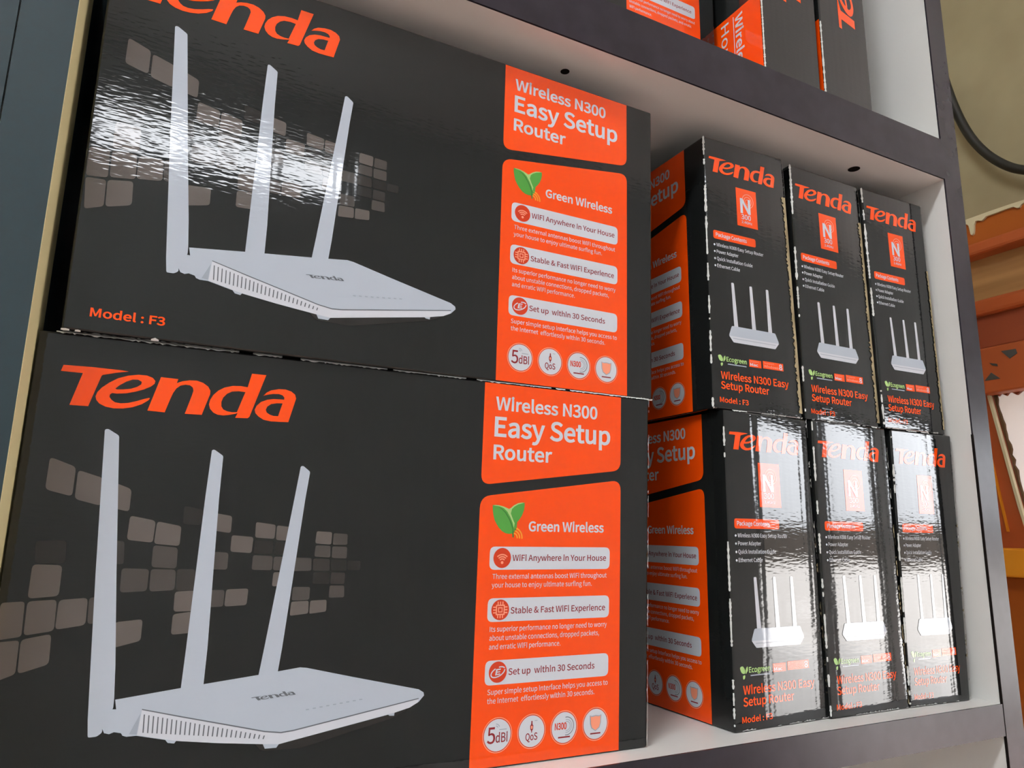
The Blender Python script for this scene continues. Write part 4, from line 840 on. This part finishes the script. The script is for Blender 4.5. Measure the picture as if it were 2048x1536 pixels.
names = {
    'u1': 'first box from the left in the upper row of three side-on router boxes',
    'u2': 'middle box in the upper row of three side-on router boxes',
    'u3': 'last box of the upper row of side-on router boxes, against the right upright',
    's1': 'first box from the left in the lower row of three side-on router boxes',
    's2': 'middle box in the lower row of three side-on router boxes',
    's3': 'last box of the lower row of side-on router boxes, against the right upright'}
SB_ = {}
for i, k in enumerate(('s1', 's2', 's3', 'u1', 'u2', 'u3')):
    SB_[k] = side_box(k, names[k], k in ('s1', 'u1'))
    r, q, d = SB_[k]
    TL, TR, BR, BL = [Vector(p) for p in q]
    worn('worn_edge', r, TL, TL + (BL - TL) * (0.55 if k[0] == 'u' else 1.0), X, Y, 30 + i, 0.8 if k[0] == 'u' else 0.3, 0.0007 if k[0] == 'u' else 0.0005)
    worn('worn_edge', r, TL + (BL - TL) * 0.55, BL, X, Y, 60 + i, 0.25, 0.0006)
    worn('worn_edge', r, BL + Z * 0.0008, BR + Z * 0.0008, Z, Y, 40 + i, 0.3, 0.0005)
    if k[0] == 'u':
        s, e = TR + (BR - TR) * (0.16 if k != 'u3' else 0.3), TR + (BR - TR) * 0.98
        worn('torn_flap', r, s, e, -X, Y, 50 + i, 1, 0.0034 if k != 'u3' else 0.0024, 'raw_board', True)
        worn('worn_edge', r, TR, s, -X, Y, 70 + i, 0.9, 0.0005)
    else:
        worn('torn_flap', r, TR + (BR - TR) * 0.35, BR, -X, Y, 50 + i, 0.55, 0.001, 'raw_board')
        worn('worn_edge', r, TR, TR + (BR - TR) * 0.55, -X, Y, 80 + i, 0.5, 0.0009)
        worn('worn_edge', r, TL, TR, -Z, Y, 90 + i, 0.35, 0.0005)

# ------------------------------------------------------------------ boxes on the shelf above
ZS = ZU + TU + 0.0002
# a face-on box whose orange panel is cut off by the shelf edge
def panel_small():
    a = Art()
    a.poly([[(200.3, 2), (287.4, 2), (287.4, 141), (200.3, 129)]], 'print_orange', 0)
    return a
def text_small():
    a = Art()
    a.rect(203.0, 85.5, 281.5, 99.0, 'print_white', 1, 3.0)
    a.text('Stable & Fast WiFi Experience', 214.0, 277.0, 90.3, 3.4, 'print_maroon', 2, 5)
    a.text('Its superior performance no longer need to worry about', 203.5, 281.0, 80.0, 2.8, 'print_white', 1, 2)
    a.text('unstable connections, dropped packets, and erratic', 203.5, 276.5, 74.6, 2.8, 'print_white', 1, 2)
    a.text('WiFi performance.', 203.5, 229.0, 69.2, 2.8, 'print_white', 1, 2)
    return a
yp = 0.030
k = 0.245 / FW
xr_ = 0.4075
q = [(xr_ - FW * k, yp, ZS + FH * k), (xr_, yp, ZS + FH * k), (xr_, yp, ZS), (xr_ - FW * k, yp, ZS)]
base = Vector((xr_ - FW * k / 2, yp + 0.03, ZS))
r = tag(empty('router_box', base), 'face-on black box with orange text panel on the shelf above', 'box', 'boxes on the shelf above')
hexa('carton', ring8(q, Y * 0.06), 'carton_black', 0.0009, 2, r, base)
pp = place('feature_panel', panel_small(), q, FW, FH, r)
place('panel_lettering', text_small(), q, FW, FH, pp)

def tall_box(x0, x1, label, seed):
    y0, d, h = -0.012, 0.17, 0.23
    q = [(x0, y0, ZS + h), (x1, y0, ZS + h), (x1, y0, ZS), (x0, y0, ZS)]
    base = Vector(((x0 + x1) / 2, y0 + d / 2, ZS))
    r = tag(empty('router_box', base), label, 'box', 'boxes on the shelf above')
    hexa('carton', ring8(q, Y * d), 'carton_black', 0.0009, 2, r, base)
    w = (x1 - x0) * 1000
    # brand lettering runs up the narrow front
    A, B = art(logo), Art()
    for x, y, l in A.v:
        u, v = (x - 9.58) / 94.73, (y - 159.55) / 21.25
        B.v.append((w * 0.31 + (1 - v) * 24.5, 74.0 + u * 108.0, l))
    B.f, B.m = A.f, A.m
    place('brand_lettering', B, q, w, h * 1000, r)
    # left face: black above, orange below, lettering reading downwards
    lq = [(x0, y0 + d, ZS + h), (x0, y0, ZS + h), (x0, y0, ZS), (x0, y0 + d, ZS)]
    P = Art(); P.rect(2, 1, d * 1000 - 1.2, 74.5, 'print_orange', 0)
    op = place('orange_panel', P, lq, d * 1000, h * 1000, r)
    T1, T2 = Art(), Art()
    T1.text('Wireless', 0, 53, 0, 7.6, 'print_white', 1, 9); T2.text('Home', 0, 44, 0, 8.2, 'print_white', 1, 1)
    D1 = d * 1000
    for t, u0 in ((T1, D1 - 26.5), (T2, D1 - 41.5)):
        t.v = [(u0 + y, 70.5 - x, l) for x, y, l in t.v]
        place('panel_lettering', t, lq, D1, h * 1000, op)
    S = Art(); S.rect(D1 - 28.6, 4, D1 - 27.9, 71, 'print_white', 1)
    place('rule_line', S, lq, D1, h * 1000, op)
    worn('worn_edge', r, (x0, y0, ZS + 0.072), (x0, y0, ZS + 0.004), X, Y, seed, 1.0, 0.0005, 'worn_white')
    return r
tall_box(0.4142, 0.4716, 'upright black and orange box between the face-on box and another on the shelf above', 5)
tall_box(0.4770, 0.5308, 'upright black box nearest the right upright on the shelf above', 6)
